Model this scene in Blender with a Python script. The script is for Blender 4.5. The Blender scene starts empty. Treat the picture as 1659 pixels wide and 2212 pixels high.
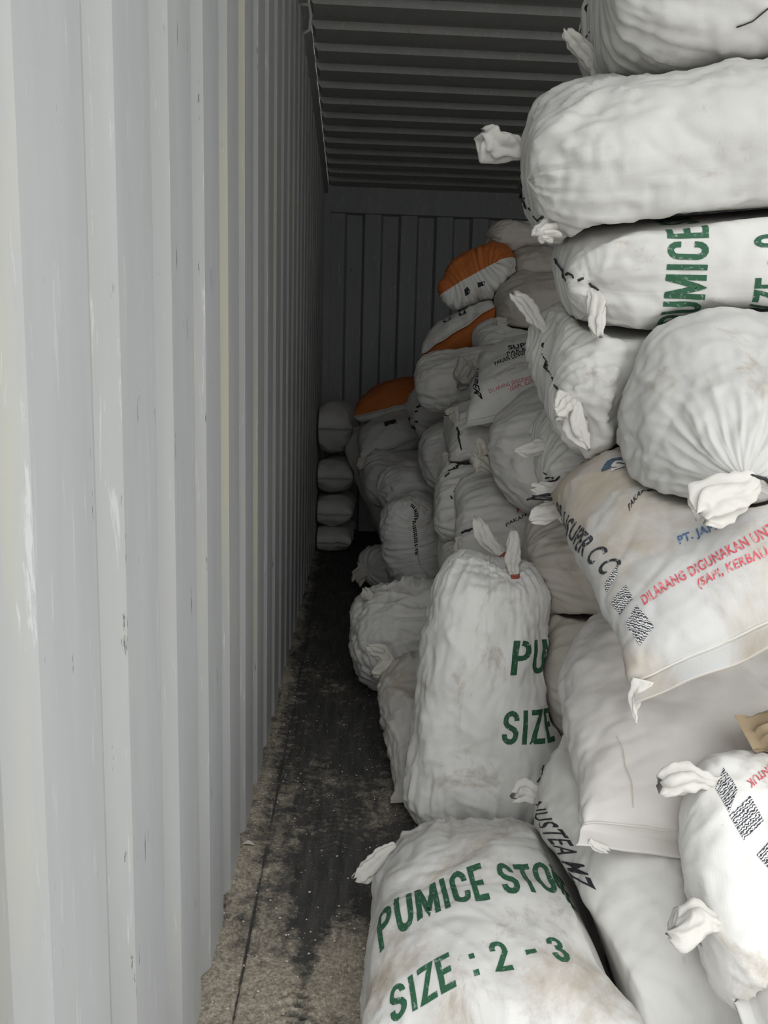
import bpy, bmesh, math, random
import numpy as np
from mathutils import Vector, Matrix
from mathutils.bvhtree import BVHTree
random.seed(7)
S = bpy.context.scene
COL = S.collection

# ------------------------------------------------------------------ camera
FPX, IW, IH = 1600.0, 1659, 2212
CAM = np.array([0.0, 0.0, 0.93])
def _basis():
    dy = np.array([760 - IW / 2, -(870 - IH / 2), -FPX]); dy /= np.linalg.norm(dy)
    up = -np.array([553 - IW / 2, -(11515 - IH / 2), -FPX]); up /= np.linalg.norm(up)
    up -= dy * (up @ dy); up /= np.linalg.norm(up)
    return np.array([np.cross(dy, up), dy, up])
RC = _basis()
cd = bpy.data.cameras.new('camera'); cam = bpy.data.objects.new('camera', cd); COL.objects.link(cam)
cd.sensor_fit = 'VERTICAL'; cd.sensor_height = 36.0; cd.lens = 36.0 * FPX / IH
cd.clip_start = 0.02
cam.matrix_world = Matrix.Translation(Vector(CAM)) @ Matrix(RC.tolist()).to_4x4()
S.camera = cam

def P(px, py, y):
    """world point seen at a pixel, at depth y into the container"""
    d = RC @ np.array([px - IW / 2, -(py - IH / 2), -FPX])
    return CAM + d * (y / d[1])
def ray(px, py):
    d = RC @ np.array([px - IW / 2, -(py - IH / 2), -FPX])
    return d / np.linalg.norm(d)

# ------------------------------------------------------------------ daylight
OPEN_Y = 0.38                  # the doorway: daylight comes in through the open end
w = bpy.data.worlds.new('sky'); S.world = w; w.use_nodes = True
wn = w.node_tree; bg = wn.nodes['Background']
# overcast sky: about three times brighter overhead than at the horizon
tc = wn.nodes.new('ShaderNodeTexCoord'); sx = wn.nodes.new('ShaderNodeSeparateXYZ'); wn.links.new(tc.outputs['Generated'], sx.inputs[0])
rp = wn.nodes.new('ShaderNodeValToRGB'); wn.links.new(sx.outputs[2], rp.inputs[0]); rp.color_ramp.interpolation = 'LINEAR'
rp.color_ramp.elements[0].position = 0.0; rp.color_ramp.elements[0].color = (0.29, 0.295, 0.30, 1)
rp.color_ramp.elements[1].position = 0.9; rp.color_ramp.elements[1].color = (0.97, 0.985, 1.0, 1)
wn.links.new(rp.outputs[0], bg.inputs[0]); bg.inputs[1].default_value = 2.0
S.view_settings.view_transform = 'Standard'; S.view_settings.look = 'None'
S.view_settings.gamma = 1.0; S.view_settings.use_curve_mapping = False
S.view_settings.exposure = 0.85
pl = bpy.data.lights.new('doorway_portal', 'AREA'); pl.shape = 'RECTANGLE'; pl.size = 2.35; pl.size_y = 2.4
pl.cycles.is_portal = True
po = bpy.data.objects.new('doorway_portal', pl); COL.objects.link(po)
po.location = (0.94, OPEN_Y - 0.01, 1.2); po.rotation_euler = (math.radians(90), 0, 0)
S.cycles.max_bounces = 8; S.cycles.diffuse_bounces = 4

# ------------------------------------------------------------------ noise
def pnoise(p, seed=0):
    p = np.asarray(p, float)
    i0 = np.floor(p).astype(np.int64); f = p - i0
    u = f * f * f * (f * (f * 6 - 15) + 10)
    out = 0.0
    for dx in (0, 1):
        for dy in (0, 1):
            for dz in (0, 1):
                ix, iy, iz = i0[..., 0] + dx, i0[..., 1] + dy, i0[..., 2] + dz
                h = (ix * 374761393 + iy * 668265263 + iz * 2147483647 + seed * 1274126177) & 0xffffffff
                h = ((h ^ (h >> 13)) * 1274126177) & 0xffffffff
                h = h ^ (h >> 16)
                a = (h & 1023) / 1023.0 * 2 * np.pi
                zc = ((h >> 10) & 1023) / 1023.0 * 2 - 1
                r = np.sqrt(np.maximum(0, 1 - zc * zc))
                g = np.cos(a) * r * (f[..., 0] - dx) + np.sin(a) * r * (f[..., 1] - dy) + zc * (f[..., 2] - dz)
                wt = (u[..., 0] if dx else 1 - u[..., 0]) * (u[..., 1] if dy else 1 - u[..., 1]) * (u[..., 2] if dz else 1 - u[..., 2])
                out = out + wt * g
    return out * 1.6

# ------------------------------------------------------------------ materials
def nodes(name, rough=0.6, spec=0.3):
    m = bpy.data.materials.new(name); m.use_nodes = True
    nt = m.node_tree; b = nt.nodes['Principled BSDF']
    b.inputs['Roughness'].default_value = rough
    b.inputs['Specular IOR Level'].default_value = spec
    return m, nt, b
def N(nt, t, **kw):
    n = nt.nodes.new(t)
    for k, v in kw.items():
        if k in n.inputs.keys() if isinstance(k, str) else False: n.inputs[k].default_value = v
        else: setattr(n, k, v)
    return n
def ramp(nt, src, stops):
    r = nt.nodes.new('ShaderNodeValToRGB'); e = r.color_ramp.elements
    e[0].position, e[0].color = stops[0][0], (*stops[0][1], 1)
    e[1].position, e[1].color = stops[-1][0], (*stops[-1][1], 1)
    for p, c in stops[1:-1]:
        q = e.new(p); q.color = (*c, 1)
    nt.links.new(src, r.inputs[0]); return r.outputs[0]
def mix(nt, fac, a, b, mode='MIX'):
    m = nt.nodes.new('ShaderNodeMix'); m.data_type = 'RGBA'; m.blend_type = mode
    for sock, v in ((m.inputs[0], fac), (m.inputs[6], a), (m.inputs[7], b)):
        if hasattr(v, 'node'): nt.links.new(v, sock)
        elif isinstance(v, (int, float)): sock.default_value = v
        else: sock.default_value = (*v, 1)
    return m.outputs[2]
def noise(nt, co, scale, detail=4, rough=0.55, dist=0.0):
    n = N(nt, 'ShaderNodeTexNoise', Scale=scale, Detail=detail, Roughness=rough, Distortion=dist)
    nt.links.new(co, n.inputs['Vector']); return n.outputs[0]
def mapping(nt, co, scale=(1, 1, 1), loc=(0, 0, 0)):
    m = nt.nodes.new('ShaderNodeMapping'); m.inputs['Scale'].default_value = scale; m.inputs['Location'].default_value = loc
    nt.links.new(co, m.inputs[0]); return m.outputs[0]
def bump(nt, b, h, strength, dist):
    n = nt.nodes.new('ShaderNodeBump'); n.inputs['Strength'].default_value = strength; n.inputs['Distance'].default_value = dist
    nt.links.new(h, n.inputs['Height']); nt.links.new(n.outputs[0], b.inputs['Normal'])
K = (0, 0, 0); WH = (1, 1, 1)

def sack_cloth(name, base, dirt=(0.30, 0.22, 0.135), stain=0.0, seed=0, blotch=None):
    m, nt, b = nodes(name, 0.62, 0.25)
    uv = N(nt, 'ShaderNodeTexCoord').outputs['UV']
    co = mapping(nt, uv, loc=(seed * 3.7, seed * 1.9, 0))
    big = ramp(nt, noise(nt, co, 5, 3), [(0.3, tuple(0.90 * c for c in base)), (0.7, tuple(min(1, 1.05 * c) for c in base))])
    if stain > 0:
        st = ramp(nt, noise(nt, co, 7, 9, 0.68, 0.6), [(0.62 - 0.16 * stain, K), (0.78, WH)])
        big = mix(nt, st, big, dirt)
        sp = ramp(nt, noise(nt, co, 60, 3, 0.6), [(0.70, K), (0.76, WH)])
        big = mix(nt, mix(nt, 0.55 * min(1, stain), K, sp), big, tuple(0.55 * c for c in dirt))
    if blotch:
        cb, thr = blotch
        bl = ramp(nt, noise(nt, co, 4.0 if thr < .5 else 9.0, 9, 0.68, 0.7), [(thr, K), (thr + 0.16, WH)])
        big = mix(nt, mix(nt, 0.75, K, bl), big, cb)
    nt.links.new(big, b.inputs['Base Color'])
    wa = N(nt, 'ShaderNodeTexWave', Scale=130, Distortion=1.0, bands_direction='X'); nt.links.new(uv, wa.inputs[0])
    wb = N(nt, 'ShaderNodeTexWave', Scale=130, Distortion=1.0, bands_direction='Y'); nt.links.new(uv, wb.inputs[0])
    a = N(nt, 'ShaderNodeMath', operation='ADD'); nt.links.new(wa.outputs[1], a.inputs[0]); nt.links.new(wb.outputs[1], a.inputs[1])
    c = N(nt, 'ShaderNodeMath', operation='ADD'); nt.links.new(a.outputs[0], c.inputs[0])
    k = N(nt, 'ShaderNodeMath', operation='MULTIPLY'); k.inputs[1].default_value = 16.0
    nt.links.new(noise(nt, co, 45, 5, 0.6), k.inputs[0]); nt.links.new(k.outputs[0], c.inputs[1])
    bump(nt, b, c.outputs[0], 0.10, 0.0006)
    return m

def print_ink(name, col, cloth, wear=0.5, grain=None):
    m, nt, b = nodes(name, 0.6, 0.25)
    tc = N(nt, 'ShaderNodeTexCoord').outputs['UV']
    if grain:
        wv = N(nt, 'ShaderNodeTexWave', Scale=grain, Distortion=7.0, Detail=3.0, bands_direction='DIAGONAL')
        wv.inputs['Detail Scale'].default_value = 1.6
        nt.links.new(tc, wv.inputs[0])
        f = ramp(nt, wv.outputs[1], [(0.42, K), (0.62, WH)])
    else:
        f = ramp(nt, noise(nt, tc, 140, 4, 0.7), [(0.62 - 0.22 * wear, K), (0.80 - 0.10 * wear, WH)])
    nt.links.new(mix(nt, f, col, cloth), b.inputs['Base Color'])
    return m

def plain(name, col, rough=0.6, spec=0.3, var=0.15, scale=30):
    m, nt, b = nodes(name, rough, spec)
    co = N(nt, 'ShaderNodeTexCoord').outputs['Object']
    nt.links.new(ramp(nt, noise(nt, co, scale, 4), [(0.3, tuple((1 - var) * c for c in col)), (0.7, tuple((1 + var) * c for c in col))]), b.inputs['Base Color'])
    return m

WHITE = (0.66, 0.65, 0.615)
M = {}
M['white'] = sack_cloth('white_woven_sack', WHITE, stain=0.12, seed=1)
M['clean'] = sack_cloth('clean_white_sack', (0.585, 0.578, 0.55), stain=0.05, seed=2)
M['dirty'] = sack_cloth('dirty_white_sack', (0.66, 0.65, 0.62), stain=0.7, seed=3, blotch=((0.25, 0.19, 0.12), 0.57))
M['spot'] = sack_cloth('spotted_white_sack', (0.56, 0.555, 0.53), stain=0.4, seed=4)
M['bright'] = sack_cloth('bright_white_sack', (0.78, 0.77, 0.735), stain=0.4, seed=13)
M['muddy'] = sack_cloth('muddy_sack', (0.56, 0.54, 0.50), stain=0.9, seed=14)
M['grey'] = sack_cloth('greyed_sack', (0.69, 0.675, 0.64), stain=0.2, seed=5)
M['pink'] = sack_cloth('pinkish_white_sack', (0.68, 0.65, 0.615), stain=0.15, seed=6)
M['feed'] = sack_cloth('stained_feed_sack', (0.57, 0.563, 0.545), stain=0.15, seed=7, blotch=((0.42, 0.34, 0.24), 0.43))
M['tan'] = sack_cloth('tan_soaked_sack', (0.58, 0.54, 0.485), stain=0.4, seed=8)
M['brown'] = sack_cloth('brown_sack', (0.40, 0.31, 0.20), stain=0.4, seed=9)
M['orange'] = sack_cloth('orange_sack_cloth', (0.55, 0.165, 0.045), stain=0.15, seed=10)
M['tuft'] = sack_cloth('tuft_cloth', (0.645, 0.625, 0.575), stain=0.0, seed=11)
M['tuft_dirty'] = sack_cloth('dirty_tuft_cloth', (0.58, 0.55, 0.49), stain=0.2, seed=12)
M['green'] = print_ink('green_print', (0.03, 0.105, 0.055), (0.50, 0.55, 0.50), 0.25)
M['black'] = print_ink('black_print', (0.035, 0.037, 0.042), (0.66, 0.66, 0.65), 0.45)
M['dark'] = print_ink('dark_print', (0.03, 0.03, 0.035), (0.3, 0.3, 0.3), 0.25)
M['red'] = print_ink('red_print', (0.62, 0.10, 0.12), (0.74, 0.70, 0.68), 0.55)
M['blue'] = print_ink('blue_print', (0.09, 0.17, 0.32), (0.62, 0.64, 0.66), 0.35)
M['navy'] = print_ink('navy_logo_print', (0.075, 0.115, 0.17), (0.35, 0.38, 0.42), 0.1)
M['diamond'] = print_ink('black_diamond_print', (0.05, 0.05, 0.055), (0.70, 0.70, 0.69), 0.5, grain=150)
M['cream'] = print_ink('pale_print', (0.66, 0.64, 0.60), (0.7, 0.7, 0.68), 0.2)
M['string'] = plain('black_plastic_string', (0.018, 0.018, 0.02), 0.4, 0.4)
M['band'] = plain('red_rubber_band', (0.30, 0.075, 0.055), 0.5)
M['thread'] = plain('pale_thread', (0.62, 0.54, 0.44), 0.8)
M['stitch'] = plain('dark_thread', (0.03, 0.027, 0.025), 0.8)

def steel(name, base, dusty, amount, dark=False):
    m, nt, b = nodes(name, 0.42, 0.35)
    tc = N(nt, 'ShaderNodeTexCoord').outputs['Object']
    st = mapping(nt, tc, (9, 9, 0.9))
    c = ramp(nt, noise(nt, st, 1.6, 5, 0.6), [(0.3, tuple(0.93 * x for x in base)), (0.7, tuple(1.05 * x for x in base))])
    c = mix(nt, mix(nt, amount, K, ramp(nt, noise(nt, mapping(nt, tc, (5, 5, 0.5)), 2.2, 5, 0.6), [(0.50, K), (0.66, WH)])), c, dusty)
    # scratches, pale and dark, running downwards
    sc = ramp(nt, noise(nt, mapping(nt, tc, (60, 60, 5)), 1.3, 6, 0.72, 0.5), [(0.60, K), (0.65, WH)])
    c = mix(nt, mix(nt, 0.45, K, sc), c, (0.70, 0.71, 0.70))
    dk = ramp(nt, noise(nt, mapping(nt, tc, (55, 55, 9), (3, 1, 7)), 1.2, 5, 0.7), [(0.665, K), (0.70, WH)])
    c = mix(nt, mix(nt, 0.8, K, dk), c, (0.07, 0.075, 0.075))
    nt.links.new(c, b.inputs['Base Color'])
    bump(nt, b, noise(nt, mapping(nt, tc, (1, 1, 0.35)), 9, 3), 0.12, 0.01)
    return m
M['wall'] = steel('grey_painted_steel', (0.53, 0.54, 0.545), (0.60, 0.59, 0.50), 0.25)
M['wall_recess'] = steel('dusty_shaded_recess_steel', (0.43, 0.435, 0.425), (0.50, 0.485, 0.36), 0.75)  # base darkened to paint down daylight on the slopes; yellow tint is dust
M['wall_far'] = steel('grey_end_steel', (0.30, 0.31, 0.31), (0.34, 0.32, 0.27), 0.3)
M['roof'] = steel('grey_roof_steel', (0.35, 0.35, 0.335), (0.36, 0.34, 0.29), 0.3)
M['rail'] = steel('grey_rail_steel', (0.36, 0.36, 0.355), (0.40, 0.37, 0.30), 0.5)
M['ground'] = plain('grey_concrete', (0.50, 0.49, 0.47), 0.9, 0.2, 0.2, 3)

def floor_mat():
    m, nt, b = nodes('worn_dusty_floor', 0.75, 0.25)
    tc = N(nt, 'ShaderNodeTexCoord').outputs['Object']
    at = N(nt, 'ShaderNodeAttribute', attribute_name='sand').outputs['Fac']
    f1 = noise(nt, tc, 9, 8, 0.66, 0.7)
    f2 = noise(nt, tc, 130, 6, 0.75)
    def madd(x, k, y=None):
        q = N(nt, 'ShaderNodeMath', operation='MULTIPLY_ADD'); q.inputs[1].default_value = k; q.inputs[2].default_value = 0
        nt.links.new(x, q.inputs[0])
        if y is not None: nt.links.new(y, q.inputs[2])
        return q.outputs[0]
    f3 = noise(nt, tc, 34, 8, 0.7, 0.5)
    class _a: outputs = [madd(f2, 0.30, madd(f3, 0.75, madd(f1, 0.50)))]
    a = _a
    s = N(nt, 'ShaderNodeMath', operation='ADD'); nt.links.new(a.outputs[0], s.inputs[0]); nt.links.new(at, s.inputs[1])
    mask = ramp(nt, s.outputs[0], [(0.74, K), (0.83, (0.35,) * 3), (0.97, WH)])
    black = ramp(nt, noise(nt, mapping(nt, tc, (30, 3, 1)), 2.0, 6, 0.7), [(0.35, (0.045, 0.045, 0.046)), (0.75, (0.12, 0.113, 0.10))])
    sand = ramp(nt, noise(nt, tc, 160, 5, 0.75), [(0.33, (0.19, 0.165, 0.125)), (0.5, (0.40, 0.35, 0.275)), (0.68, (0.64, 0.58, 0.48))])
    c = mix(nt, mask, black, sand)
    sp = ramp(nt, noise(nt, tc, 240, 2, 0.5), [(0.73, K), (0.77, WH)])
    c = mix(nt, mix(nt, 0.8, K, sp), c, (0.62, 0.58, 0.50))
    nt.links.new(c, b.inputs['Base Color'])
    h = N(nt, 'ShaderNodeMath', operation='ADD'); nt.links.new(s.outputs[0], h.inputs[0]); nt.links.new(noise(nt, tc, 220, 4, 0.7), h.inputs[1])
    bump(nt, b, h.outputs[0], 0.6, 0.006)
    return m
M['floor'] = floor_mat()
M['crumb'] = plain('pale_pumice_crumb', (0.55, 0.51, 0.44), 0.9, 0.2, 0.3, 300)

# ------------------------------------------------------------------ object helpers
def obj(name, verts, faces, mat, parent=None, smooth=True, uv=None, mat_ids=None):
    me = bpy.data.meshes.new(name)
    me.from_pydata([tuple(v) for v in verts], [], [tuple(f) for f in faces]) if not isinstance(verts, np.ndarray) else _np_mesh(me, verts, faces)
    mats = mat if isinstance(mat, (list, tuple)) else [mat]
    for q in mats: me.materials.append(q)
    if mat_ids is not None: me.polygons.foreach_set('material_index', np.asarray(mat_ids, np.int32))
    if smooth: me.polygons.foreach_set('use_smooth', np.ones(len(me.polygons), bool))
    if uv is not None:
        lay = me.uv_layers.new(name='UVMap')
        idx = np.empty(len(me.loops), np.int32); me.loops.foreach_get('vertex_index', idx)
        lay.data.foreach_set('uv', np.asarray(uv, np.float32)[idx].ravel())
    me.update()
    o = bpy.data.objects.new(name, me); COL.objects.link(o)
    if parent is not None: o.parent = parent
    return o
def _np_mesh(me, v, f):
    f = np.asarray(f, np.int32); n, k = f.shape
    me.vertices.add(len(v)); me.vertices.foreach_set('co', np.asarray(v, np.float32).ravel())
    me.loops.add(n * k); me.loops.foreach_set('vertex_index', f.ravel())
    me.polygons.add(n); me.polygons.foreach_set('loop_start', np.arange(0, n * k, k, dtype=np.int32))
    me.polygons.foreach_set('loop_total', np.full(n, k, np.int32))
    me.update(calc_edges=True)
def structure(o): o['kind'] = 'structure'; return o
def tag(o, label, cat, group=None):
    o['label'] = label; o['category'] = cat
    if group: o['group'] = group
    return o
def boxes(name, lst, mat, parent=None):
    V, Fc = [], []
    for (x0, y0, z0, x1, y1, z1) in lst:
        b = len(V)
        V += [(x0, y0, z0), (x1, y0, z0), (x1, y1, z0), (x0, y1, z0), (x0, y0, z1), (x1, y0, z1), (x1, y1, z1), (x0, y1, z1)]
        Fc += [(b, b + 3, b + 2, b + 1), (b + 4, b + 5, b + 6, b + 7), (b, b + 1, b + 5, b + 4), (b + 1, b + 2, b + 6, b + 5), (b + 2, b + 3, b + 7, b + 6), (b + 3, b, b + 4, b + 7)]
    return obj(name, V, Fc, mat, parent, smooth=False)
def tube(pts, r, n=6, flat=1.0):
    """a capped tube along pts; r number or list"""
    pts = np.asarray(pts, float); k = len(pts)
    rr = np.full(k, r) if np.isscalar(r) else np.asarray(r)
    t = np.gradient(pts, axis=0); t /= np.linalg.norm(t, axis=1)[:, None] + 1e-9
    up = np.array([0.31, 0.2, 0.93]); V = []
    for i in range(k):
        a = np.cross(t[i], up); a /= np.linalg.norm(a) + 1e-9; b = np.cross(t[i], a)
        for j in range(n):
            th = 2 * np.pi * j / n
            V.append(pts[i] + rr[i] * (np.cos(th) * a + flat * np.sin(th) * b))
    Fc = [(i * n + j, i * n + (j + 1) % n, (i + 1) * n + (j + 1) % n, (i + 1) * n + j) for i in range(k - 1) for j in range(n)]
    Fc += [tuple(range(n))[::-1], tuple((k - 1) * n + j for j in range(n))]
    return V, Fc

# ------------------------------------------------------------------ the container
XL, XR, YB, ZR = -0.212, 2.11, 5.36, 2.39
def corrugated(name, profile, lo, hi, along, mat, taper=0.0):
    """sheet whose profile (s, depth) is swept from lo to hi; along = function (s, depth, t) -> xyz"""
    n = len(profile); T = [lo, lo + 0.02, hi - 0.02, hi] if taper else [lo, hi]
    V = []
    for t in T:
        for s, d in profile:
            V.append(along(s, (d if not taper or lo + 0.01 < t < hi - 0.01 else taper), t))
    Fc = [(i * n + j, i * n + j + 1, (i + 1) * n + j + 1, (i + 1) * n + j) for i in range(len(T) - 1) for j in range(n - 1)]
    return structure(obj(name, V, Fc, mat, smooth=False))
def wave(s0, s1, parts, off=0.0):
    """parts: list of (length, depth at its end)"""
    pr = [(s0, parts[-1][1])]; s = s0 + off
    pr.append((s, parts[-1][1]))
    while s < s1:
        for ln, d in parts:
            s += ln; pr.append((s, d))
    return [q for q in pr if s0 <= q[0] <= s1] + [(s1, pr[-1][1])]
PITCH = 0.2
wprof = wave(OPEN_Y, YB, [(0.120, 0.0), (0.024, 0.017), (0.030, 0.017), (0.026, 0.0)], off=(1.10 - OPEN_Y) % PITCH - PITCH)
wl = corrugated('wall_left', wprof, 0.0, ZR - 0.03, lambda s, d, t: (XL - d, s, t), M['wall'])
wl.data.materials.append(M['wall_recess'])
for q in wl.data.polygons:      # recess faces: yellowish dust, plus shade painted in as a darker base
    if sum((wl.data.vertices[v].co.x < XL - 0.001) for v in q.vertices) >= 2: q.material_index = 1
corrugated('wall_right', wprof, 0.0, ZR - 0.03, lambda s, d, t: (XR + d, s, t), M['wall'])
bprof = wave(XL, XR, [(0.11, 0.0), (0.018, 0.04), (0.104, 0.04), (0.018, 0.0)], off=0.03)
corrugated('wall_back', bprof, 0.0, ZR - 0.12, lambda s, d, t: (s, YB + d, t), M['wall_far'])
rprof = wave(OPEN_Y - 0.02, YB, [(0.085, 0.0), (0.014, 0.024), (0.072, 0.024), (0.014, 0.0)], off=0.05)
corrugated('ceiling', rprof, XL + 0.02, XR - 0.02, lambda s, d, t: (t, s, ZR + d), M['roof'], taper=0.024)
structure(boxes('trim_1', [(XL - 0.07, OPEN_Y, ZR - 0.055, XL + 0.022, YB, ZR + 0.02)], M['rail']))
structure(boxes('trim_2', [(XR - 0.022, OPEN_Y, ZR - 0.055, XR + 0.07, YB, ZR + 0.02)], M['rail']))
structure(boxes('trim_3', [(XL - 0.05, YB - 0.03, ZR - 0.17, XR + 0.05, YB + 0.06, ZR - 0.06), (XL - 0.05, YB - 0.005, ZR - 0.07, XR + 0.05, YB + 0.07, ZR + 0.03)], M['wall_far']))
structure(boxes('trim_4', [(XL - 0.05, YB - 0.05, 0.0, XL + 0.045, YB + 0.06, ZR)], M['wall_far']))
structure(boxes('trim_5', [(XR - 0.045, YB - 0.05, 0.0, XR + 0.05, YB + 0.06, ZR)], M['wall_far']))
# steel sill along the foot of the wall, with the joint beside it
structure(boxes('baseboard_left', [(XL - 0.07, OPEN_Y, -0.02, XL + 0.034, YB, -0.004)], M['rail']))
structure(boxes('trim_6', [(XL - 0.15, OPEN_Y - 0.14, -0.2, XL - 0.03, OPEN_Y, ZR + 0.05), (XR + 0.03, OPEN_Y - 0.14, -0.2, XR + 0.15, OPEN_Y, ZR + 0.05), (XL - 0.15, OPEN_Y - 0.14, ZR + 0.02, XR + 0.15, OPEN_Y, ZR + 0.14), (XL - 0.15, OPEN_Y - 0.14, -0.2, XR + 0.15, OPEN_Y, -0.03)], M['rail']))

def floor():
    xs = np.concatenate([[-0.30], np.linspace(-0.245, 0.42, 190), np.linspace(0.45, 2.15, 30)])
    ys = np.concatenate([np.linspace(OPEN_Y, 2.6, 380), np.linspace(2.63, 5.42, 60)])
    X, Y = np.meshgrid(xs, ys, indexing='ij'); Q = np.stack([X, Y, X * 0], -1)
    big = pnoise(Q * [6, 5, 1] + 3, 1) + 0.5 * pnoise(Q * [15, 13, 1], 2)
    fine = pnoise(Q * 45, 3) + 0.6 * pnoise(Q * 110, 4)
    edge = np.exp(-np.maximum(0, X - (XL + 0.015)) / 0.035)
    def blob(cx, cy, rx, ry): return np.exp(-(((X - cx) / rx) ** 2 + ((Y - cy) / ry) ** 2) ** 1.5)
    patch = 1.5 * blob(0.02, 1.10, 0.10, 0.14) + 1.1 * blob(-0.06, 0.98, 0.16, 0.13) + 0.6 * blob(-0.13, 1.25, 0.06, 0.3) + 0.45 * blob(0.04, 1.62, 0.25, 0.13) + 0.35 * blob(-0.02, 2.4, 0.3, 0.10) \
        + 0.35 * blob(0.14, 1.95, 0.07, 0.35) - 0.5 * blob(-0.03, 1.32, 0.07, 0.13) - 0.9 * blob(-0.005, 1.015, 0.03, 0.035) - 0.9 * blob(-0.06, 1.12, 0.018, 0.13)
    sand = 0.26 * edge + 0.20 * patch + 0.10 * big + 0.04 * fine - 0.095 - 0.05 * np.clip((Y - 1.7) / 1.2, 0, 1)
    Z = 0.0015 * np.clip(big, -1, 1) + 0.0022 * fine * np.clip(0.4 + 2 * sand, 0, 1) + 0.012 * np.clip(sand, 0, 1) + 0.014 * edge * (0.6 + 0.4 * big)
    # the groove between sill and floor
    g = np.exp(-((X - (XL + 0.052 + 0.004 * pnoise(Q * [0, 3, 1], 8))) / (0.0012 + 0.0008 * pnoise(Q * [0, 9, 1], 9))) ** 2)
    g = g * np.clip(0.75 + 1.1 * pnoise(Q * [0, 5, 1] + 7, 21), 0.1, 1); Z -= 0.005 * g
    sand = sand - 0.45 * g
    # a boot print: ridged sole pressed into the dust
    for (cx, cy, sx) in ((-0.075, 0.965, 1), (-0.02, 1.52, -1)):
        lx, ly = X - cx, (Y - cy)
        sole = 1 / (1 + np.exp((np.sqrt((lx / 0.042) ** 2 + (ly / 0.105) ** 2) - 1) / 0.05))
        tread = 0.5 + 0.5 * np.sign(np.sin(ly * 2 * np.pi / 0.019 + 12 * abs(lx) / 0.1))
        Z += sole * (0.004 * tread - 0.003); sand += sole * (0.26 * tread - 0.20) * (0.5 + big)
    n, k = X.shape
    V = np.stack([X, Y, Z], -1).reshape(-1, 3)
    ii, jj = np.meshgrid(np.arange(n - 1), np.arange(k - 1), indexing='ij'); a = (ii * k + jj).ravel()
    o = structure(obj('floor', V, np.stack([a, a + k, a + k + 1, a + 1], 1), M['floor']))
    at = o.data.attributes.new('sand', 'FLOAT', 'POINT'); at.data.foreach_set('value', sand.ravel().astype(np.float32))
    return X, Y, Z, sand
FX, FY, FZ, FS = floor()
boxes('floor_underside', [(XL - 0.07, OPEN_Y, -0.20, XR + 0.07, YB + 0.06, -0.03)], M['rail'])['kind'] = 'structure'
gr = structure(obj('ground', [(-30, -40, -1.35), (30, -40, -1.35), (30, 30, -1.35), (-30, 30, -1.35)], [(0, 1, 2, 3)], M['ground'], smooth=False))

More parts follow.
